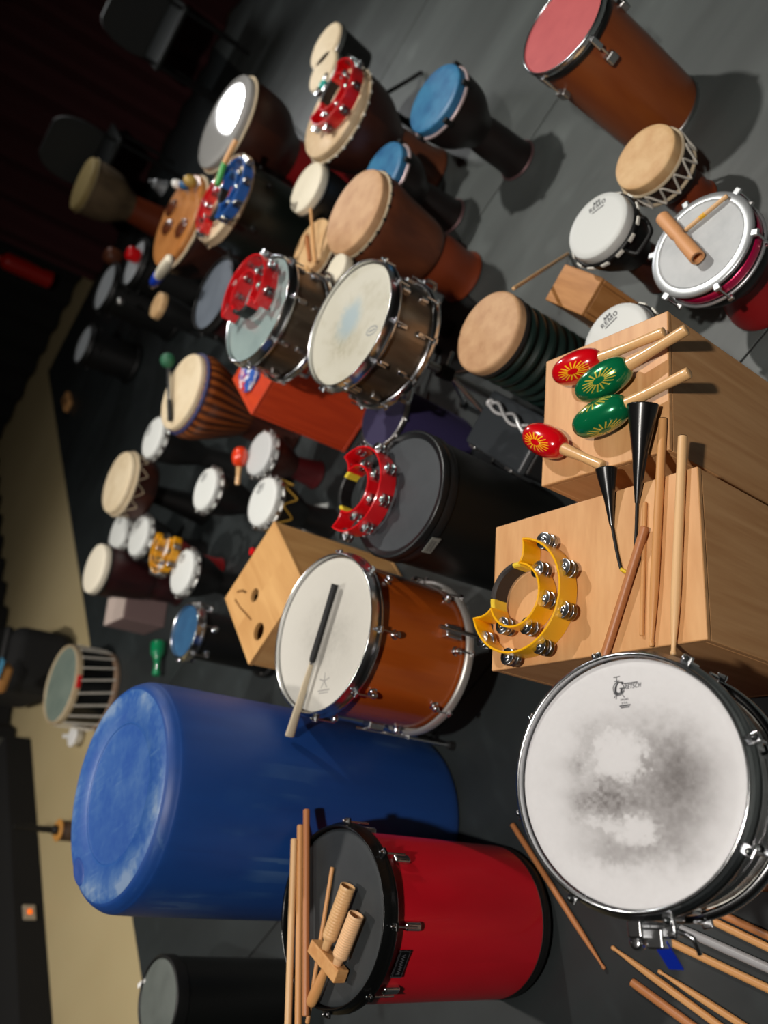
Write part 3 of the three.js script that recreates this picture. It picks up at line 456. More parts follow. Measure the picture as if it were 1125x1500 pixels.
// ---- black lidded bin with the red tambourine
{
  const x = 0.055, z = -1.816, r = 0.165, h = 0.474, g = thing('black_bin_drum', 'black plastic bucket drum with grey lid under the red tambourine', 'drum', [x, 0, z]);
  part(g, 'bucket', lathe(smooth([[0.148, 0], [0.153, 0.006], [0.157, 0.2], [0.16, h - 0.06], [0.16, h - 0.03]], 4), 60), phys(0x0c0f0e, 0.42));
  part(g, 'rim', lathe([[0.158, h - 0.05], [r - 0.004, h - 0.05], [r, h - 0.046], [r, h - 0.03], [r - 0.004, h - 0.026], [r - 0.004, h - 0.022], [r, h - 0.018], [r, h - 0.004], [r - 0.003, h], [r - 0.009, h], [r - 0.011, h - 0.004], [r - 0.02, h - 0.006]], 64), phys(0x15181a, 0.35));
  part(g, 'lid', discUV(lathe([[0.0001, h - 0.006], [r - 0.013, h - 0.006], [r - 0.011, h - 0.012]], 60), r), phys(0xffffff, 0.55, { map: skinTex([58, 62, 66], [48, 52, 56], 3) }));
  plate(g, 632, 799, x, z, 0.1645, 0.05, 0.026, std(0xffffff, 0.5, { map: squiggle('#84867f', '#4a4c4a', 2) }), 'label_plate', 'grey sticker with faint lettering', 0.12);
  tambourine('tambourine', 'bright red half-moon tambourine lying on the black bucket drum', V(0.028, h + 0.001, -1.94), 0.112, -109, M.red, M.black, { collar: std(0xd8c030, 0.5) });
}
// ================================================================= right and middle
// ---- tall orange drum with pink head
{
  const x = 1.329, z = -1.913, r = 0.132, h = 0.433;
  const shell = phys(0xffffff, 0.4, { map: woodTex([156, 82, 34], [132, 62, 22], 3, 12, 31), clearcoat: 0.3, clearcoatRoughness: 0.3 });
  const g = thing('tall_drum', 'tall orange wooden drum with pink head and cast shadow on the floor', 'drum', [x, 0, z]);
  part(g, 'shell', lathe([[0.112, 0], [0.118, 0.004], [0.12, 0.02], [0.1225, 0.2], [0.1225, h - 0.01]], 60), shell);
  part(g, 'base_ring', ring(0.1225, 0.006, 0.012, 0.0, 60), M.chromeDull);
  part(g, 'drum_head', discUV(lathe([[0.0001, h], [r - 0.012, h], [r - 0.006, h - 0.004]], 60), r), phys(0xffffff, 0.6, { map: skinTex([182, 80, 82], [170, 70, 74], 9) }));
  part(g, 'hoop', ring(r, 0.007, 0.018, h - 0.016, 60), M.chrome); part(g, 'counter_hoop', ring(r - 0.002, 0.008, 0.016, h - 0.036, 60), M.black);
  for (let k = 0; k < 5; k++) { const a = k * 1.2566 + 0.75, c = Math.cos(a), s = Math.sin(a); part(g, 'hook', rbox(0.01, 0.04, 0.016, 0.003), M.chrome, [c * (r + 0.004), h - 0.03, s * (r + 0.004)]).rotation.y = -a; part(g, 'tuning_rod', cyl(0.003, 0.003, 0.06, 8), M.chrome, [c * (r + 0.003), h - 0.06, s * (r + 0.003)]); part(g, 'lug', rbox(0.022, 0.03, 0.03, 0.006), M.chromeDull, [c * 0.13, h - 0.095, s * 0.13]).rotation.y = -a; }
}
// ---- goblet drums with blue heads
{
  const blue = phys(0xffffff, 0.45, { map: skinTex([58, 122, 162], [36, 88, 134], 12) });
  const dark = phys(0x17100f, 0.45);
  const mk = (label, x, z, r, h) => { const g = goblet('goblet_drum', label, { x, z, r, h, bowl: dark, head: blue, ring: std(0xc9b6b6, 0.4, { metalness: 0.5 }), ringT: 0.006, waist: 0.5, waistY: 0.48, footR: 0.6, lugs: 6, lugMat: M.black, lugH: 0.03, group: 'dark goblet drums with blue heads' });
    part(g, 'foot_ring', torus(r * 0.6, 0.004, 0.006), std(0x8a6a6c, 0.4, { metalness: 0.6 })); return g; };
  mk('dark metal goblet drum with blue head standing clear on the grey floor', 1.262, -2.489, 0.115, 0.391);
  mk('dark goblet drum with blue head half hidden by the brown laced drum', 1.079, -2.754, 0.108, 0.335);
}
// ---- brown laced drum with tan skin
goblet('laced_drum', 'brown laced drum with tan skin and reddish foot behind the silver tom', { x: 0.846, z: -2.558, r: 0.143, h: 0.481, bowl: M.brownMid, foot: M.brownRed, head: M.skinBrown, ring: M.rope, waist: 0.62, waistY: 0.36, footR: 0.66, bulge: 1.02, studs: 22, studMat: M.ropeDark });
// ---- dark djembe with red tambourine
{
  goblet('tall_djembe', 'dark brown djembe with cream skin carrying a red tambourine', { x: 1.265, z: -3.014, r: 0.174, h: 0.46, bowl: M.brownDark, foot: M.brownMid, head: phys(0xffffff, 0.6, { map: skinTex([214, 190, 156], [190, 160, 122], 2) }), ring: M.rope, studs: 26, studMat: M.ropeWhite, waist: 0.52, waistY: 0.44, footR: 0.64 });
  tambourine('tambourine', 'red half-moon tambourine lying on the dark djembe', V(1.3, 0.463, -2.965), 0.12, -75, M.red, M.black);
  const b = thing('bead_shaker', 'small teal and silver shaker inside the tambourine on the djembe', 'shaker', at(474, 125, 0.48)); part(b, 'shaker_body', lathe(smooth([[0.0001, -0.016], [0.016, -0.01], [0.018, 0], [0.014, 0.012], [0.0001, 0.016]], 3), 16), phys(0x149a8c, 0.3)); for (let i = 0; i < 3; i++) part(b, 'jingle', jingleG, M.chrome, [0.03 * Math.cos(i * 2), 0.004, 0.03 * Math.sin(i * 2)]);
}
// ---- pair of bongos at the back
{
  const g = thing('bongo_pair', 'pair of bongos with pale skins on a black stand behind the dark djembe', 'bongos', [1.55, 0, -3.34]);
  for (const [px, py, r] of [[475, 66, 0.095], [471, 103, 0.085]]) { const p = at(px, py, 0.45).sub(V(1.55, 0, -3.34)), b = new THREE.Group(); b.name = 'bongo'; b.position.set(p.x, 0.45, p.z); g.add(b);
    part(b, 'shell', lathe([[r * 0.82, -0.17], [r * 0.9, -0.1], [r * 0.98, -0.012]], 36), M.black); part(b, 'drum_head', lathe([[0.0001, 0], [r * 0.9, 0], [r * 0.98, -0.004], [r, -0.02]], 36), M.skinBeige); part(b, 'hoop', ring(r * 1.03, 0.006, 0.02, -0.032, 40), M.chromeDull); }
  part(g, 'stand_pole', cyl(0.014, 0.014, 0.32, 12), M.blackMatte, [-0.01, 0.16, 0.0]); for (let k = 0; k < 3; k++) part(g, 'stand_leg', tube([V(-0.01, 0.16, 0), V(0.14 * Math.cos(k * 2.1), 0.05, 0.14 * Math.sin(k * 2.1)), V(0.2 * Math.cos(k * 2.1), 0.008, 0.2 * Math.sin(k * 2.1))], 0.009, 12), M.blackMatte);
}
// ---- small pale drums between
goblet('small_djembe', 'black djembe with cream skin between the dark djembe and the shiny tall drum', { x: 0.987, z: -3.03, r: 0.096, h: 0.45, bowl: M.black, head: M.skinPale, ring: M.black, waist: 0.55, waistY: 0.5 });
{ const b = goblet('small_djembe', 'small dark djembe with tan skin and mallets on it beside the brown laced drum', { x: 0.791, z: -2.961, r: 0.108, h: 0.385, bowl: M.brownDark, head: M.skinTan, ring: M.rope, waist: 0.55 });
  stick('thin beater reaching up from the tan skin towards the cream drum', at(462, 385, 0.395), at(455, 305, 0.46), M.stick, { name: 'beater', category: 'beater', geo: rod(0.006) });
  stick('short brown beater lying on the tan skin', at(449, 345, 0.394), at(453, 382, 0.394), M.stickDark, { name: 'beater', category: 'beater', geo: rod(0.007) });
  const g2 = goblet('tiny_drum', 'small drum with ivory skin tucked under the brown laced drum', { x: at(491, 392, 0.48).x, z: at(491, 392, 0.48).z, r: 0.05, h: 0.48, bowl: M.black, head: M.skinPale, waist: 0.6 });
  maraca('red wooden maraca with brown neck beside the ivory drum', at(461, 418, 0.42), 0, at(449, 392, 0.4), 0, ['#d0301c'], 0.06, 0.027, 0, false, 1);
  const eg = thing('egg_shaker', 'yellow shaker egg beside the big silver tom', 'shaker', at(475, 424, 0.4)); part(eg, 'shaker_body', lathe(smooth([[0.0001, -0.024], [0.014, -0.016], [0.018, 0], [0.012, 0.018], [0.0001, 0.024]], 3), 16), M.yellow);
}
// ---- big silver tom and silver tom with tambourine, each on a stand
function drumStand(label, x, z, top, rad, foot = 0.2) {
  const s = thing('drum_stand', label, 'drum stand', [x, 0, z]); part(s, 'pole', cyl(0.012, 0.013, top - 0.06, 14), M.chromeDull, [0, (top - 0.06) / 2 + 0.02, 0]); part(s, 'clamp', rbox(0.04, 0.05, 0.04, 0.008), M.black, [0, top * 0.55, 0]); part(s, 'wing_nut', rbox(0.05, 0.012, 0.008, 0.003), M.chrome, [0.04, top * 0.55, 0]);
  for (let k = 0; k < 3; k++) { const b = k * 2.094 + 0.3, c = Math.cos(b), d = Math.sin(b); part(s, 'basket_arm', tube([V(0, top - 0.06, 0), V(c * rad * 0.6, top - 0.04, d * rad * 0.6), V(c * (rad + 0.012), top - 0.012, d * (rad + 0.012)), V(c * (rad + 0.014), top + 0.02, d * (rad + 0.014))], 0.006, 16), M.chrome); part(s, 'leg', tube([V(0, top * 0.5, 0), V(c * foot * 0.6, top * 0.2, d * foot * 0.6), V(c * foot, 0.01, d * foot)], 0.008, 14), M.chrome); part(s, 'leg_foot', new THREE.SphereGeometry(0.013, 10, 8), M.rubber, [c * foot, 0.013, d * foot]); }
  return s;
}
{
  const hd = canvasTex(512, 512, (c, W) => { const im = c.createImageData(W, W), d = im.data; for (let j = 0; j < W; j++) for (let i = 0; i < W; i++) { const X = i / W - 0.5, Y = j / W - 0.5, n = N1(i * 0.02 + 5, j * 0.02, 5), f = N2(i * 0.07, j * 0.07, 4), wx = X + (n - 0.5) * 0.1, wy = Y + (f - 0.5) * 0.08, rd = Math.hypot(X, Y); const worn = Math.exp(-((((wx - 0.03) / 0.15) ** 2 + ((wy + 0.03) / 0.13) ** 2) ** 2)), dirt = Math.exp(-(((wx + 0.13) / 0.14) ** 2 + ((wy - 0.02) / 0.16) ** 2)) * f * 1.2 + (n > 0.55 ? (n - 0.55) * 1.2 : 0); let b = mix([192, 189, 174], [136, 128, 100], Math.min(0.7, dirt * 0.55)); b = mix(b, [156, 172, 176], worn); const q = (j * W + i) * 4; d[q] = b[0]; d[q + 1] = b[1]; d[q + 2] = b[2]; d[q + 3] = 255; } c.putImageData(im, 0, 0);
    c.save(); c.translate(236, 420); c.rotate(1.2); c.strokeStyle = '#7f8486'; c.lineWidth = 5; c.beginPath(); c.ellipse(0, 0, 30, 16, 0, 0, 6.3); c.stroke(); c.fillStyle = '#7f8486'; c.fillRect(-20, -3, 40, 6); c.restore(); });
  const sh = std(0x9a9288, 0.3, { metalness: 0.75, map: woodTex([220, 206, 190], [120, 108, 96], 1, 14, 17) });
  tom('silver_tom', 'large chrome snare with yellowed worn head behind the ribbed drum', { x: 0.442, z: -2.147, r: 0.185, y0: 0.42, y1: 0.579, category: 'snare drum', shell: sh, hoop: M.chrome, head: phys(0xffffff, 0.55, { map: hd }), lugs: 10, lugTurn: 0.2, lugYs: [0.532, 0.468], lugGeo: rbox(0.02, 0.03, 0.016, 0.005, 3) });
  drumStand('chrome stand under the large yellowed snare', 0.442, -2.147, 0.415, 0.185, 0.15);
  tom('silver_tom', 'chrome drum with clear bluish head carrying a red tambourine', { x: 0.443, z: -2.582, r: 0.178, y0: 0.5, y1: 0.649, category: 'snare drum', shell: sh, hoop: M.chrome, head: phys(0xffffff, 0.16, { map: skinTex([146, 164, 162], [132, 150, 150], 15), clearcoat: 0.6 }), lugs: 8, lugTurn: 0.5, lugYs: [0.6, 0.548], lugGeo: rbox(0.02, 0.03, 0.016, 0.005, 3) });
  drumStand('chrome stand under the drum with the red tambourine', 0.443, -2.582, 0.495, 0.178, 0.14);
  tambourine('tambourine', 'red half-moon tambourine lying on the bluish chrome drum', V(0.475, 0.662, -2.6), 0.118, 166, M.red, M.black);
}
// ---- orange box drum with printed cloth
{
  const p = V(0.139, 0, -2.87), e1 = V(0.917, 0, 0.4), e2 = V(0.508, 0, -0.861), w = 0.27, d = 0.27, c = p.clone().addScaledVector(e1, w / 2).addScaledVector(e2, d / 2);
  const om = phys(0xffffff, 0.5, { map: woodTex([200, 66, 24], [182, 54, 18], 2, 16, 41) }), os = om;
  boxDrum('orange_box', 'orange-red painted box drum under the bluish chrome drum', { x: c.x, z: c.z, w, d, h: 0.42, turn: -Math.atan2(e1.z, e1.x), top: om, side: os });
  const cl = thing('printed_cloth', 'crumpled blue and white printed cloth on the orange box', 'cloth', at(368, 545, 0.43));
  const g = new THREE.SphereGeometry(0.062, 28, 18), P = g.attributes.position; for (let i = 0; i < P.count; i++) { const v = V(P.getX(i), P.getY(i), P.getZ(i)), k = 0.8 + 0.5 * N1(v.x * 40 + 5, v.z * 40 + v.y * 30, 3); P.setXYZ(i, v.x * k * 1.1, Math.max(-0.012, v.y * k * 0.45), v.z * k * 0.9); } g.computeVertexNormals();
  part(cl, 'cloth_folds', g, phys(0xffffff, 0.8, { map: tex(128, 128, (u, v) => { const n = N1(u * 9, v * 9, 3), m = N2(u * 14, v * 14, 2); return m > 0.6 ? [222, 224, 226] : n > 0.58 ? [190, 30, 40] : [36, 84, 170]; }) }));
}
// ---- purple drum with jingle rim, black case, chrome twist
{
  const p = at(560, 606, 0.3), g = thing('purple_drum', 'small purple cloth-covered drum with silver rim under the large snare', 'drum', [p.x, 0, p.z]);
  part(g, 'shell', lathe([[0.085, 0], [0.09, 0.02], [0.098, 0.29]], 36), std(0x2c2350, 0.85)); part(g, 'drum_head', lathe([[0.0001, 0.3], [0.095, 0.3], [0.1, 0.294]], 36), std(0x241c40, 0.8)); part(g, 'hoop', ring(0.105, 0.007, 0.016, 0.28, 40), M.chromeDull);
  for (let k = 0; k < 12; k++) part(g, 'rivet', new THREE.SphereGeometry(0.006, 8, 6), M.chrome, [0.106 * Math.cos(k * 0.5236), 0.287, 0.106 * Math.sin(k * 0.5236)]);
  const c = at(738, 630, 0.16), cs = thing('equipment_case', 'dark grey plastic case between the bucket drum and the square box', 'case', [c.x, 0, c.z], -Math.atan2(0.27, -0.06) );
  part(cs, 'case_body', rbox(0.26, 0.13, 0.16, 0.012), phys(0x17191b, 0.45), [0, 0.065, 0]); part(cs, 'case_lid', rbox(0.265, 0.028, 0.165, 0.01), phys(0x3a3f43, 0.35), [0, 0.145, 0]); part(cs, 'case_handle', tube([V(-0.05, 0.1, 0.082), V(-0.045, 0.1, 0.102), V(0.045, 0.1, 0.102), V(0.05, 0.1, 0.082)], 0.006, 16), M.black); for (const s of [-1, 1]) part(cs, 'latch', rbox(0.03, 0.04, 0.008, 0.002), M.chromeDull, [s * 0.09, 0.14, 0.084]);
  const A = at(718, 590, 0.19), B = at(792, 645, 0.2), L = A.distanceTo(B), w = thing('metal_twist', 'bright twisted metal wire whisk sticking out past the red maraca', 'wire', A);
  for (const s of [0, Math.PI]) { const pts = []; for (let i = 0; i <= 24; i++) { const t = i / 24; pts.push(V(Math.sin(t * Math.PI * 3.2 + s) * 0.013, t * L, Math.cos(t * Math.PI * 3.2 + s) * 0.006)); } part(w, 'wire_strand', tube(pts, 0.0046, 60), M.tin); }
  part(w, 'end_loop', torus(0.008, 0.0046, 0, 20), M.tin); alignY(w, A, B);
}
// ---- ribbed drum
{
  const x = 0.517, z = -1.824, r = 0.11, h = 0.387, g = thing('ribbed_drum', 'dark green ribbed tube drum with brown skin head', 'drum', [x, 0, z]), p = [[0.095, 0]];
  for (let i = 0; i < 9; i++) { const y = 0.012 + i * 0.037; p.push([0.098, y], [0.107, y + 0.006], [0.109, y + 0.014], [0.107, y + 0.022], [0.098, y + 0.028]); } p.push([0.1, h - 0.03], [0.103, h - 0.006]);
  part(g, 'ribbed_shell', lathe(p, 56), phys(0x10231f, 0.4)); part(g, 'drum_head', discUV(lathe([[0.0001, h], [r - 0.01, h], [r - 0.002, h - 0.004], [r, h - 0.012], [r - 0.001, h - 0.03]], 56), r), M.skinBrown); part(g, 'rim_band', ring(r + 0.001, 0.006, 0.014, h - 0.042, 56), M.ropeDark);
  stick('thin beater leaning from behind the ribbed drum over the floor', at(752, 423, 0.393), at(832, 372, 0.006), M.stickPale, { name: 'beater', category: 'beater', geo: rod(0.005) });
}
// ---- small pale wood block box
{
  const h = 0.2, a = at(798, 440, h), b = at(824, 394, h), c = at(883, 405, h);
  const sb = wood([190, 134, 78], [172, 116, 62], 0.55, {}, 2, 10, 50), q = quad(a, b, c); boxDrum('small_box', 'small tan wooden box between the ribbed drum and white djembes', { ...q, w: 0.105, d: 0.16, h, top: sb, side: sb });
}
// ---- white-headed djembes by the box
{
  const mk = (label, x, z, r, h, foot, turn) => goblet('white_djembe', label, { x, z, r, h, turn, bowl: M.black, foot, head: M.remo, ring: M.black, ringT: 0.007, lugs: 14, lugMat: M.whitish, lugH: 0.01, lugD: 0.005, lugW: 0.022, lugOut: 0.009, lugTop: 0.03, waist: 0.48, waistY: 0.42, footR: 0.62, group: 'black djembes with printed white heads' });
  const d = mk('black djembe with printed white head and wire handle beside the tan box', 0.845, -1.69, 0.09, 0.284, M.brownDark, 0.2);
  part(d, 'handle_loop', tube([V(-0.06, 0.24, 0.065), V(-0.075, 0.23, 0.1), V(-0.02, 0.22, 0.12), V(0.02, 0.225, 0.098), V(0.02, 0.235, 0.088)], 0.006, 20), M.black);
  mk('black djembe with printed white head half hidden by the maraca box', 0.545, -1.465, 0.088, 0.317, M.brownDark, 0.5);
  goblet('rope_djembe', 'small rope-laced djembe with tan skin and red-brown foot', { x: 1.05, z: -1.67, r: 0.088, h: 0.235, bowl: M.brownDark, foot: M.brownRed, head: M.skinTan, ring: M.rope, ring2: true, rope: M.ropeWhite, nRope: 14, ropeLow: 0.6, waist: 0.6, waistY: 0.4, footR: 0.68 });
}
// ---- silver-headed drum with magenta band
{
  const x = 0.789, z = -1.369, r = 0.125, h = 0.269, g = thing('silver_drum', 'silver-headed goblet drum with magenta band and red foot', 'drum', [x, 0, z]);
  part(g, 'drum_head', discUV(lathe([[0.0001, h - 0.004], [0.1, h - 0.004], [0.103, h - 0.002], [0.105, h]], 60), r), phys(0xffffff, 0.42, { map: skinTex([176, 180, 182], [156, 161, 164], 14) }));
  part(g, 'cast_hoop', lathe([[0.103, h - 0.003], [0.106, h], [r - 0.004, h - 0.002], [r, h - 0.007], [r - 0.002, h - 0.012], [0.106, h - 0.01]], 60), std(0xb4b8ba, 0.35, { metalness: 0.7 }));
  part(g, 'dark_collar', ring(r - 0.008, 0.01, 0.018, h - 0.03, 56), M.black); part(g, 'magenta_band', ring(r - 0.006, 0.012, 0.024, h - 0.054, 56), phys(0xc0104e, 0.25, { metalness: 0.4, clearcoat: 0.8 })); part(g, 'lower_ring', torus(r - 0.004, 0.004, h - 0.058), std(0xb4b8ba, 0.35, { metalness: 0.7 }));
  for (let k = 0; k < 6; k++) { const a = k * 1.0472 + 0.35, c = Math.cos(a), s = Math.sin(a); part(g, 'hoop_ear', rbox(0.018, 0.009, 0.016, 0.003), std(0xb4b8ba, 0.35, { metalness: 0.7 }), [c * (r + 0.003), h - 0.007, s * (r + 0.003)]).rotation.y = -a; part(g, 'tuning_rod', cyl(0.003, 0.003, 0.055, 8), M.chrome, [c * (r + 0.006), h - 0.034, s * (r + 0.006)]); part(g, 'lower_ear', rbox(0.014, 0.01, 0.014, 0.003), M.chromeDull, [c * (r + 0.003), h - 0.06, s * (r + 0.003)]).rotation.y = -a; }
  part(g, 'bowl', lathe(smooth([[r - 0.012, h - 0.055], [r * 0.85, h * 0.62], [r * 0.6, h * 0.48], [r * 0.52, h * 0.42]], 4), 44), M.black); part(g, 'foot', lathe([...smooth([[r * 0.52, h * 0.42], [r * 0.56, h * 0.3], [r * 0.7, 0.02], [r * 0.72, 0]], 4), [0.0001, 0.001]], 44), M.redFoot);
  const A = at(970, 318, h + 0.018), B = at(1022, 378, h + 0.018), L = A.distanceTo(B), R = 0.0165, w = thing('wood_shaker', 'waisted hollow wooden tube lying on the silver head', 'wood block', A);
  part(w, 'tube_body', lathe([[0.0001, 0.004], [R * 0.8, 0.001], [R, 0.004], [R, L * 0.42], [R * 0.8, L * 0.5], [R, L * 0.58], [R * 1.02, L - 0.002], [R * 0.95, L], [R * 0.66, L], [R * 0.62, L * 0.7], [0.0001, L * 0.68]], 28), phys(0xd59a68, 0.5)); alignY(w, A, B);
  const s = stick('thin beater with yellow band lying on the silver head', at(1003, 338, h + 0.006), at(1066, 286, h + 0.006), M.stickPale, { name: 'beater', category: 'beater', geo: rod(0.005) }); part(s, 'yellow_band', cyl(0.0054, 0.0054, 0.014, 12), std(0xe0a818, 0.5), [0, at(1003, 338, h).distanceTo(at(1066, 286, h)) * 0.42, 0]);
}
// ================================================================= back and left
goblet('striped_djembe', 'brown ribbed-wood djembe with blue rim carrying a green mallet', { x: 0.162, z: -3.342, r: 0.155, h: 0.502, bowl: phys(0xffffff, 0.4, { map: (() => { const t = tex(256, 64, (u, v) => { const s = Math.abs(((u * 30) % 1) - 0.5) * 2; return mix([58, 26, 12], [146, 78, 30], Math.min(1, Math.max(0, s * 1.6 - 0.3 + (N1(u * 90, v * 4, 2) - 0.5) * 0.4))); }); return t; })() }), foot: M.brownDark, head: M.skinBeige, ring: std(0x2a2f5c, 0.6), ringT: 0.008, waist: 0.5, waistY: 0.42, bulge: 1.08 });
{
  const A = at(249, 616, 0.515), B = at(246, 528, 0.53), m = thing('mallet', 'mallet with green ball and silver shaft lying on the blue-rimmed djembe', 'mallet', A), L = A.distanceTo(B);
  part(m, 'shaft', lathe([[0.0001, 0], [0.01, 0.002], [0.01, L * 0.32], [0.0001, L * 0.33]], 14), M.rubber); part(m, 'silver_grip', lathe([[0.0001, L * 0.32], [0.0085, L * 0.32], [0.0085, L * 0.85], [0.0001, L * 0.86]], 14), M.chrome); part(m, 'ball', new THREE.SphereGeometry(0.03, 20, 14), phys(0x1f5a3e, 0.6), [0, L, 0]); alignY(m, A, B);
}
// grey-headed tall drum
tom('grey_head_drum', 'dark red tall drum with flat grey head behind the bluish chrome drum', { x: 0.584, z: -3.536, r: 0.16, y0: 0.01, y1: 0.433, shell: M.maroon, hoop: M.black, head: M.greySkin, lugs: 6, lugMat: M.black, rodMat: M.black, lugYs: [0.36] });
// shiny tall drum with red foot
goblet('shiny_djembe', 'brown djembe with glossy grey head mirroring a lamp and red foot', { x: 1.235, z: -3.619, r: 0.2, h: 0.618, bowl: M.brownDark, foot: M.redFoot, head: phys(0x9a9a98, 0.06, { clearcoat: 1, clearcoatRoughness: 0.03 }), ring: M.rope, waist: 0.5, waistY: 0.5 });
// dark drum with blue tambourine
{
  tom('dark_drum', 'dark green drum piled with blue and red tambourines', { x: 0.893, z: -3.36, r: 0.178, y0: 0.01, y1: 0.595, shell: phys(0x0d1410, 0.4), hoop: std(0xb09a7c, 0.6), head: M.skinBeige, lugs: 6, lugMat: M.black, rodMat: M.black, hoop2: M.black, lugYs: [0.5] });
  tambourine('tambourine', 'red half-moon tambourine under the blue one on the dark green drum', V(0.855, 0.6, -3.36), 0.108, 120, M.red, M.black, { H: 0.035 });
  const p = at(337, 278, 0.66); tambourine('tambourine', 'blue half-moon tambourine on the dark green drum', V(p.x, 0.636, p.z), 0.112, -120, phys(0x1c5aa8, 0.35), M.black, { H: 0.04 });
  stick('mallet with green grip leaning on the blue tambourine and the shiny djembe', at(326, 245, 0.69), at(346, 205, 0.69), M.stick, { name: 'beater', category: 'beater', geo: rod(0.01) }); stick('green handled shaker stick lying on the blue tambourine', at(318, 272, 0.69), at(329, 238, 0.69), phys(0x3f9a48, 0.45), { name: 'shaker_stick', category: 'shaker', geo: rod(0.011) });
}
// brown-skinned drum with castanets and small shakers
{
  goblet('brown_djembe', 'djembe with shiny brown skin carrying castanets behind the grey-headed drum', { x: 0.878, z: -3.99, r: 0.215, h: 0.54, bowl: M.brownDark, head: phys(0xffffff, 0.3, { map: skinTex([184, 122, 66], [156, 96, 46], 25) }), ring: M.rope, ringT: 0.007, waist: 0.5 });
  for (const [px, py, l] of [[252, 305, 'dark wooden castanet lying near the small shakers'], [246, 333, 'dark wooden castanet with silver clasp lying on the brown skin'], [266, 335, 'dark wooden castanet lying at the rim of the brown skin']]) { const c = thing('castanet', l, 'castanet', at(px, py, 0.542), rr(0, 3)); const s = part(c, 'castanet_shell', lathe(smooth([[0.0001, 0.018], [0.02, 0.016], [0.034, 0.006], [0.036, 0]], 3), 20), phys(0x5a2f1c, 0.2, { clearcoat: 0.8 })); s.scale.set(1, 1, 1.4); part(c, 'clasp', rbox(0.02, 0.006, 0.012, 0.002), M.chromeDull, [0, 0.016, 0.036]); }
  const egg = (px, py, h, col, label, r = 0.02) => { const e = thing('egg_shaker', label, 'shaker', at(px, py, h)); part(e, 'shaker_body', lathe(smooth([[0.0001, -r * 1.3], [r * 0.8, -r * 0.8], [r, 0], [r * 0.7, r * 0.9], [0.0001, r * 1.3]], 3), 18), phys(col, 0.35)); };
  egg(259, 270, 0.566, 0xf0f0ec, 'white shaker egg beside the castanets'); egg(270, 272, 0.566, 0x1c5a8c, 'blue shaker egg beside the white one'); egg(279, 266, 0.574, 0xb09048, 'mustard shaker egg beside the blue one', 0.026);
  const cn = thing('grey_bell', 'grey metal hand bell beside the white shaker egg', 'bell', at(240, 276, 0.542)); part(cn, 'bell_body', lathe(smooth([[0.04, 0], [0.036, 0.006], [0.026, 0.03], [0.022, 0.05], [0.0001, 0.06]], 3), 20), std(0x56595c, 0.5)); part(cn, 'bell_knob', new THREE.SphereGeometry(0.01, 10, 8), std(0x56595c, 0.5), [0, 0.066, 0]);
  // shaker with blue collar hanging over a small bongo
  const bp = at(228, 446, 0.4); goblet('tiny_drum', 'small tan-skinned drum beside the grey-headed drum', { x: bp.x, z: bp.z, r: 0.065, h: 0.4, bowl: M.black, head: M.skinTan, waist: 0.6 });
  const A = at(222, 420, 0.5), B = at(249, 380, 0.62), L = A.distanceTo(B), s = thing('hand_shaker', 'cream hand shaker with blue collar leaning on the brown djembe', 'shaker', A); part(s, 'shaker_tube', lathe([[0.0001, L * 0.4], [0.02, L * 0.4], [0.024, L * 0.7], [0.02, L], [0.0001, L]], 18), M.skinPale); part(s, 'blue_collar', lathe([[0.0001, L * 0.18], [0.022, L * 0.18], [0.024, L * 0.42], [0.0001, L * 0.43]], 18), phys(0x1440c0, 0.4)); part(s, 'grip', lathe([[0.0001, 0], [0.01, 0.002], [0.01, L * 0.19], [0.0001, L * 0.19]], 14), M.chromeDull); alignY(s, A, B);
}
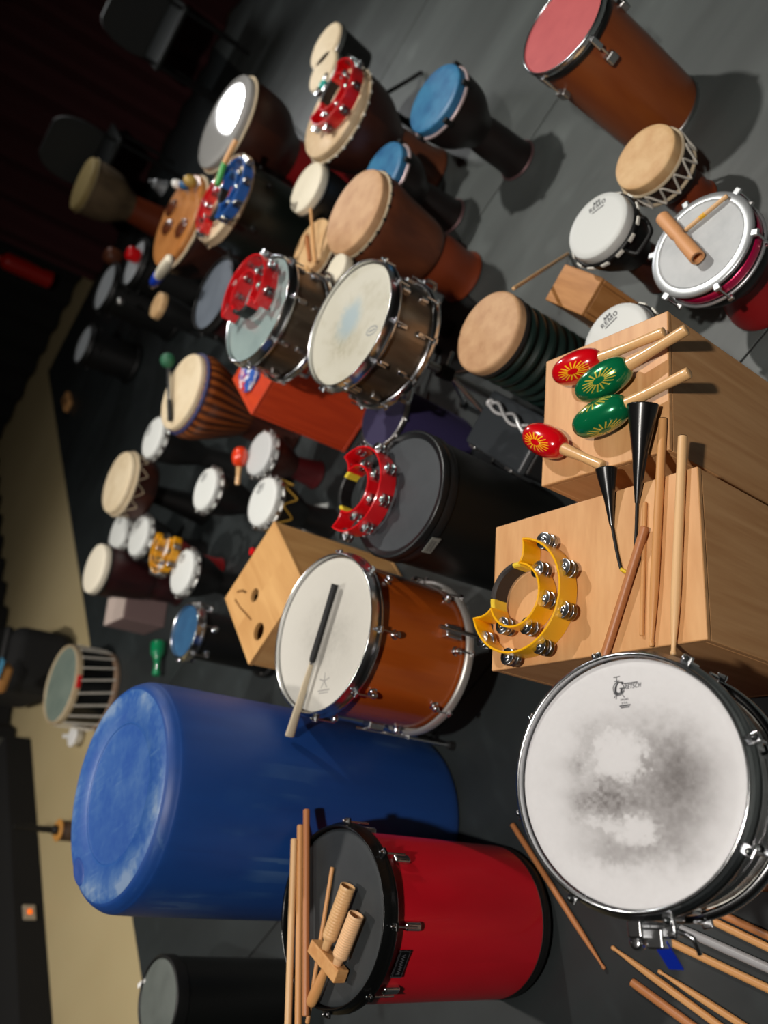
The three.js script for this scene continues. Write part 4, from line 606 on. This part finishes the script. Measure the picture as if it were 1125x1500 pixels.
// far-left drums in the dark
{
  const gh = phys(0xffffff, 0.55, { map: skinTex([196, 202, 206], [182, 189, 194], 27) });
  tom('black_drum', 'black drum with frosted white head near the back curtain', { x: 0.619, z: -5.09, r: 0.14, y0: 0.01, y1: 0.428, shell: M.black, hoop: M.black, head: gh, lugs: 4, lugMat: M.black, rodMat: M.black, lugYs: [0.35] });
  tom('black_drum', 'black drum with frosted white head beside the beige floor strip', { x: 0.31, z: -5.514, r: 0.125, y0: 0.01, y1: 0.319, shell: M.black, hoop: M.black, head: gh, lugs: 4, lugMat: M.black, rodMat: M.black, lugYs: [0.25] });
  const p = at(197, 385, 0.42); tom('black_drum', 'black drum with frosted white head carrying a bright red ball', { x: p.x, z: p.z, r: 0.13, y0: 0.01, y1: 0.42, shell: M.black, hoop: M.black, head: gh, lugs: 4, lugMat: M.black, rodMat: M.black, lugYs: [0.35] });
  const b = thing('red_ball', 'bright red rubber ball on a frosted white drum head near the curtain', 'ball', at(195, 373, 0.46)); part(b, 'ball_skin', lathe(smooth([[0.0001, -0.04], [0.032, -0.03], [0.038, 0], [0.032, 0.03], [0.0001, 0.04]], 4), 24), phys(0xd80812, 0.35)); part(b, 'valve', cyl(0.004, 0.004, 0.003, 8), M.black, [0, 0.04, 0]);
  const k = at(176, 442, 0.45); const kn = thing('small_jingle', 'small grey jingle ball beside the dim drums', 'jingle', [k.x, 0, k.z]); part(kn, 'jingle_ball', new THREE.SphereGeometry(0.02, 14, 10), M.chromeDull, [0, 0.45, 0]); part(kn, 'jingle_stem', cyl(0.006, 0.008, 0.44, 10), M.black, [0, 0.22, 0]);
  const w = thing('wood_offcut', 'small tan piece of wood on the mat beside the beige strip', 'wood', at(102, 590, 0), -0.4); part(w, 'wood_piece', rbox(0.09, 0.035, 0.16, 0.01), M.stick, [0, 0.018, 0]); part(w, 'dark_notch', rbox(0.03, 0.006, 0.06, 0.002), M.brownDark, [0, 0.036, 0]);
  const tb = at(163, 375, 0.4); const t = thing('tan_block', 'small tan temple block standing near the curtain', 'wood block', [tb.x, 0, tb.z]); part(t, 'block_body', lathe(smooth([[0.0001, 0.34], [0.04, 0.35], [0.05, 0.39], [0.04, 0.43], [0.0001, 0.44]], 3), 20), M.brownMid); part(t, 'block_post', cyl(0.01, 0.014, 0.34, 10), M.black, [0, 0.17, 0]);
  // djembe by the curtain with cloth skirt
  goblet('curtain_djembe', 'djembe with pale weathered bowl and brown foot standing by the red curtain', { x: at(119, 268, 0.6).x, z: at(119, 268, 0.6).z, r: 0.165, h: 0.6, bowl: wood([120, 100, 72], [88, 72, 52], 0.8, {}, 3, 20, 61), foot: M.brownRed, head: phys(0xa8935e, 0.6), ring: std(0x9a8a68, 0.8), waist: 0.5, waistY: 0.48 });
}
// cluster of small white-headed drums on the left
{
  const G = 'small white-headed djembes at the left';
  const mk = (label, x, z, r, h, o = {}) => goblet('white_djembe', label, { x, z, r, h, bowl: M.black, head: M.remo, ring: M.chromeDull, lugs: 12, lugMat: M.chromeDull, lugH: 0.02, waist: 0.5, waistY: 0.42, group: G, turn: rr(0, 1), ...o });
  mk('silver-rimmed djembe with pale head beside the orange maraca', 0.042, -3.017, 0.085, 0.266, { bowl: M.brownDark, foot: phys(0x4a1014, 0.45), head: phys(0xb9bcbc, 0.5) });
  mk('black djembe with printed white head and golden cord beside the tongue drum', -0.112, -2.811, 0.09, 0.294, { rope: std(0xb08a30, 0.7), nRope: 8, ropeLow: 0.7 });
  mk('black djembe with white head standing alone in the left cluster', -0.154, -3.196, 0.085, 0.337);
  goblet('stem_drum', 'long-stemmed goblet drum with broad beige skin', { x: -0.277, z: -3.839, r: 0.14, h: 0.437, bowl: M.brownDark, foot: M.black, head: M.skinBeige, ring: M.rope, ringT: 0.007, waist: 0.3, waistY: 0.68, footR: 0.5, rope: M.rope, nRope: 12, ropeLow: 0.82, ropeT: 0.0022 });
  mk('black djembe with white head beside the blue-rimmed djembe', -0.044, -3.708, 0.09, 0.408);
  mk('slim black djembe with white head between the maroon and long-stemmed drums', -0.507, -4.016, 0.09, 0.29);
  mk('slim black djembe with white head beside the yellow tambourine', -0.46, -3.726, 0.09, 0.31);
  goblet('maroon_djembe', 'maroon ribbed djembe with cream head near the beige floor strip', { x: -0.656, z: -3.804, r: 0.11, h: 0.412, bowl: M.maroon, head: phys(0xe2dac6, 0.55), ring: M.ropeDark, waist: 0.62, waistY: 0.36 });
  mk('black djembe with toothed white head in front of the yellow tambourine', -0.489, -3.257, 0.09, 0.279);
  const y = at(233, 812, 0.28); goblet('white_djembe', 'red djembe with white head under the yellow tambourine', { x: y.x, z: y.z, r: 0.085, h: 0.28, bowl: M.redFoot, head: M.white, ring: M.chromeDull, waist: 0.55, group: G });
  tambourine('tambourine', 'yellow half-moon tambourine lying on the red djembe', V(at(243, 804, 0.3).x, 0.284, at(243, 804, 0.3).z), 0.1, -8, phys(0xe09a08, 0.4), M.black, { H: 0.035 });
  maraca('orange and red maraca leaning beside the silver-rimmed djembe', at(353, 654, 0.3), 0, at(348, 710, 0.26), 0, ['#d83a18'], 0.075, 0.032, 0, false, 1);
  tom('blue_head_drum', 'black drum with blue head and chrome hooks beside the tongue drum', { x: -0.629, z: -2.884, r: 0.1, y0: 0.01, y1: 0.354, shell: M.black, hoop: M.chrome, hoop2: M.black, head: phys(0xffffff, 0.5, { map: skinTex([42, 86, 122], [32, 70, 106], 33) }), lugs: 6, lugYs: [0.29] });
  // pinkish box, white pot
  const p = at(200, 898, 0.1), b = thing('pink_box', 'dusty pink cardboard box beside the maroon djembe', 'box', [p.x, 0, p.z], 0.5); part(b, 'box_body', rbox(0.13, 0.2, 0.2, 0.006), std(0x7d6664, 0.8), [0, 0.1, 0]); part(b, 'box_flap', rbox(0.128, 0.004, 0.196, 0.001), std(0xb9a9a0, 0.8), [0, 0.203, 0]);
  const gA = at(229, 986, 0.036), gB = at(232, 941, 0.036), bo = thing('green_bottle', 'shiny green bottle-shaped shaker lying behind the blue barrel', 'shaker', gA), gL = gA.distanceTo(gB); part(bo, 'bottle_body', lathe(smooth([[0.0001, 0], [0.014, 0.002], [0.014, gL * 0.3], [0.02, gL * 0.5], [0.03, gL * 0.62], [0.034, gL * 0.9], [0.03, gL], [0.0001, gL]], 4), 24), phys(0x0a7a4c, 0.15, { clearcoat: 1 })); part(bo, 'bottle_cap', cyl(0.017, 0.017, 0.02, 16), phys(0x0a8a58, 0.3)); alignY(bo, gA, gB);
  const pa = at(462, 758, 0), ps = thing('paper_sheet', 'grey sheet of paper on the mat beside the tongue drum', 'paper', [pa.x, 0.001, pa.z], 0.3); part(ps, 'sheet', rbox(0.1, 0.002, 0.14, 0.0006), std(0x9a9e9c, 0.8)); part(ps, 'printed_lines', rbox(0.07, 0.0008, 0.05, 0.0003), std(0x7c807e, 0.8), [0, 0.0011, 0.02]);
  const rd = at(363, 806, 0.16), rs = thing('red_shaker', 'small red shaker on the floor beside the tongue drum', 'shaker', [rd.x, 0, rd.z]); part(rs, 'shaker_body', lathe(smooth([[0.0001, 0], [0.028, 0.004], [0.03, 0.08], [0.02, 0.11], [0.0001, 0.12]], 3), 20), phys(0xc02818, 0.4)); part(rs, 'shaker_cap', cyl(0.014, 0.016, 0.03, 12), M.red, [0, 0.13, 0]);
}
// rope-laced marching drum on the left
{
  const x = -1.306, z = -4.222, r = 0.19, h = 0.215, g = thing('rope_drum', 'black marching drum with white rope lacing and green-grey skin', 'drum', [x, 0, z]);
  part(g, 'shell', lathe([[r - 0.012, 0.01], [r - 0.012, h - 0.01]], 60), M.blackGloss); part(g, 'drum_head', discUV(lathe([[0.0001, h - 0.004], [r - 0.016, h - 0.004], [r - 0.01, h]], 56), r), phys(0xffffff, 0.5, { map: skinTex([124, 138, 128], [104, 120, 112], 44) }));
  part(g, 'top_hoop', ring(r, 0.014, 0.034, h - 0.03, 60), wood([196, 180, 150], [180, 158, 124], 0.6, {}, 2, 10, 66)); part(g, 'bottom_hoop', ring(r, 0.014, 0.03, 0, 60), wood([150, 126, 104], [130, 104, 84], 0.6, {}, 2, 10, 67)); part(g, 'red_mark', rbox(0.06, 0.02, 0.006, 0.002), M.red, [0.08, h - 0.014, r * 0.91]).rotation.y = 0.42;
  for (let k = 0; k < 20; k++) { const a = k * Math.PI / 10, b = a + Math.PI / 20; const rp = part(g, 'rope', cyl(0.004, 0.004, Math.hypot(h - 0.05, 2 * r * Math.sin(Math.PI / 40)), 6), M.ropeWhite); const A = V(Math.cos(a) * (r + 0.003), 0.026, Math.sin(a) * (r + 0.003)), B = V(Math.cos(b) * (r + 0.003), h - 0.026, Math.sin(b) * (r + 0.003)); rp.position.copy(A).add(B).multiplyScalar(0.5); rp.quaternion.setFromUnitVectors(V(0, 1, 0), B.clone().sub(A).normalize()); }
  const w = thing('plastic_scoop', 'small white plastic scoop on the beige floor beside the marching drum', 'scoop', at(119, 1080, 0.0), 0.4); part(w, 'scoop_bowl', lathe(smooth([[0.0001, 0.0], [0.03, 0.002], [0.045, 0.03], [0.05, 0.05], [0.0001, 0.052]], 3), 24), M.white); part(w, 'scoop_handle', rbox(0.02, 0.014, 0.1, 0.006), M.white, [0, 0.04, -0.08]);
}
// black drum at the lower left edge
{
  const x = -1.489, z = -2.133, h = 0.417, r = 0.116, g = thing('black_tub_drum', 'black plastic tub drum with grey lid beside the blue barrel', 'drum', [x, 0, z]);
  part(g, 'tub', lathe(smooth([[0.1, 0], [0.104, 0.006], [0.108, 0.2], [0.111, h - 0.04]], 4), 56), phys(0x090b0a, 0.45)); part(g, 'rim', ring(r, 0.012, 0.04, h - 0.04, 56), M.black); part(g, 'lid', discUV(lathe([[0.0001, h - 0.004], [r - 0.012, h - 0.004], [r - 0.011, h - 0.012]], 56), r), phys(0xffffff, 0.5, { map: skinTex([92, 98, 94], [80, 86, 82], 52) }));
  const q = at(207, 1440, h - 0.003); part(g, 'print', rbox(0.012, 0.0012, 0.045, 0.0005), M.white, [q.x - x, h - 0.0032, q.z - z]).rotation.y = 1.0;
}
// things along the left wall
{
  const so = room(-3.776, 0.068, -2.62); const s = thing('wall_socket', 'switch plate with orange pilot light on the black skirting', 'switch', so, TH);
  part(s, 'plate', rbox(0.01, 0.058, 0.075, 0.003), std(0xa89c88, 0.5)); part(s, 'pilot_light', rbox(0.006, 0.02, 0.024, 0.002), new THREE.MeshStandardMaterial({ color: 0xff7a10, emissive: 0xff6a08, emissiveIntensity: 0.8 }), [0.007, 0, 0]);
  const bg = at(45, 985, 0.15), b = thing('gear_bag', 'black soft gear bag slumped by the left wall beyond the marching drum', 'bag', [bg.x - 0.02, 0, bg.z - 0.1], 0.5);
  part(b, 'bag_body', rbox(0.34, 0.34, 0.62, 0.08, 5), M.blackMatte, [0, 0.17, 0]); part(b, 'bag_flap', rbox(0.3, 0.05, 0.5, 0.024, 4), M.black, [0.01, 0.345, 0]); part(b, 'bag_strap', tube([V(-0.1, 0.37, -0.2), V(-0.02, 0.45, -0.05), V(0.0, 0.44, 0.1), V(-0.05, 0.37, 0.22)], 0.012, 24), std(0x5a4448, 0.8));
  const pp = at(12, 988, 0.38), pc = thing('tan_pouch', 'small tan pouch lying on the black gear bag', 'pouch', [pp.x - 0.02, 0.372, pp.z]); part(pc, 'pouch_body', rbox(0.14, 0.06, 0.1, 0.024, 4), std(0x9a6a34, 0.8), [0, 0.03, 0]); part(pc, 'pouch_flap', rbox(0.1, 0.012, 0.06, 0.005), std(0x3a7c9c, 0.7), [0.05, 0.064, 0.03]);
  const lg = at(84, 1216, 0.1), st = thing('roller_stand', 'black rod with brown roller and tan washer on the beige floor', 'roller', [lg.x, 0, lg.z], TH); part(st, 'roller', lathe([[0.0001, 0], [0.045, 0], [0.045, 0.09], [0.0001, 0.09]], 24), std(0x4a372a, 0.6)); part(st, 'washer', ring(0.05, 0.03, 0.012, 0.09, 28), std(0xc48a40, 0.5)); part(st, 'rod', cyl(0.012, 0.016, 0.2, 14), M.black, [0, 0.2, 0]); part(st, 'rod_knob', new THREE.SphereGeometry(0.022, 14, 10), M.black, [0, 0.11, 0]);
  const d9 = ray(74, 411), vv = -6.98, t9 = vv / (-d9.x * SU + d9.z * CU), fx = thing('fire_extinguisher', 'red fire extinguisher hanging on the black drape', 'fire extinguisher', [d9.x * t9, EYE + d9.y * t9, d9.z * t9], TH);
  part(fx, 'cylinder', lathe(smooth([[0.0001, 0], [0.06, 0.004], [0.066, 0.03], [0.066, 0.3], [0.055, 0.35], [0.025, 0.375], [0.02, 0.4]], 4), 28), phys(0xb01a12, 0.35)); part(fx, 'valve', rbox(0.05, 0.04, 0.03, 0.006), M.black, [0, 0.41, 0]); part(fx, 'hose', tube([V(0.02, 0.41, 0.01), V(0.08, 0.38, 0.02), V(0.085, 0.2, 0.02), V(0.07, 0.08, 0.02)], 0.008, 20), M.rubber); part(fx, 'bracket', rbox(0.05, 0.2, 0.06, 0.006), M.black, [0, 0.2, -0.085]);
  for (const [px, py, l] of [[118, 226, 'dim grey plastic chair by the red curtain behind the pale djembe'], [212, 32, 'dim grey plastic chair by the red curtain, away from the drums']]) { const c = at(px, py, 0.61), ch = thing('grey_chair', l, 'chair', [c.x, 0, c.z], TH + 3.14); const gm = std(0x1b1f1e, 0.6); part(ch, 'seat', rbox(0.4, 0.03, 0.38, 0.012), gm, [0, 0.44, 0.18]); part(ch, 'backrest', (() => { const s = new THREE.Shape(); s.moveTo(-0.17, 0); s.lineTo(0.17, 0); s.bezierCurveTo(0.2, 0.12, 0.17, 0.26, 0.1, 0.28); s.lineTo(-0.1, 0.28); s.bezierCurveTo(-0.17, 0.26, -0.2, 0.12, -0.17, 0); return new THREE.ExtrudeGeometry(s, { depth: 0.02, bevelSize: 0.006, bevelThickness: 0.006, bevelSegments: 2 }); })(), gm, [0, 0.54, -0.01]); for (const sx of [-1, 1]) { for (const z of [0.02, 0.34]) part(ch, 'leg', cyl(0.011, 0.011, z < 0.1 ? 0.56 : 0.43, 10), M.black, [sx * 0.17, z < 0.1 ? 0.28 : 0.215, z]); } }
}
renderer.render(scene, camera);
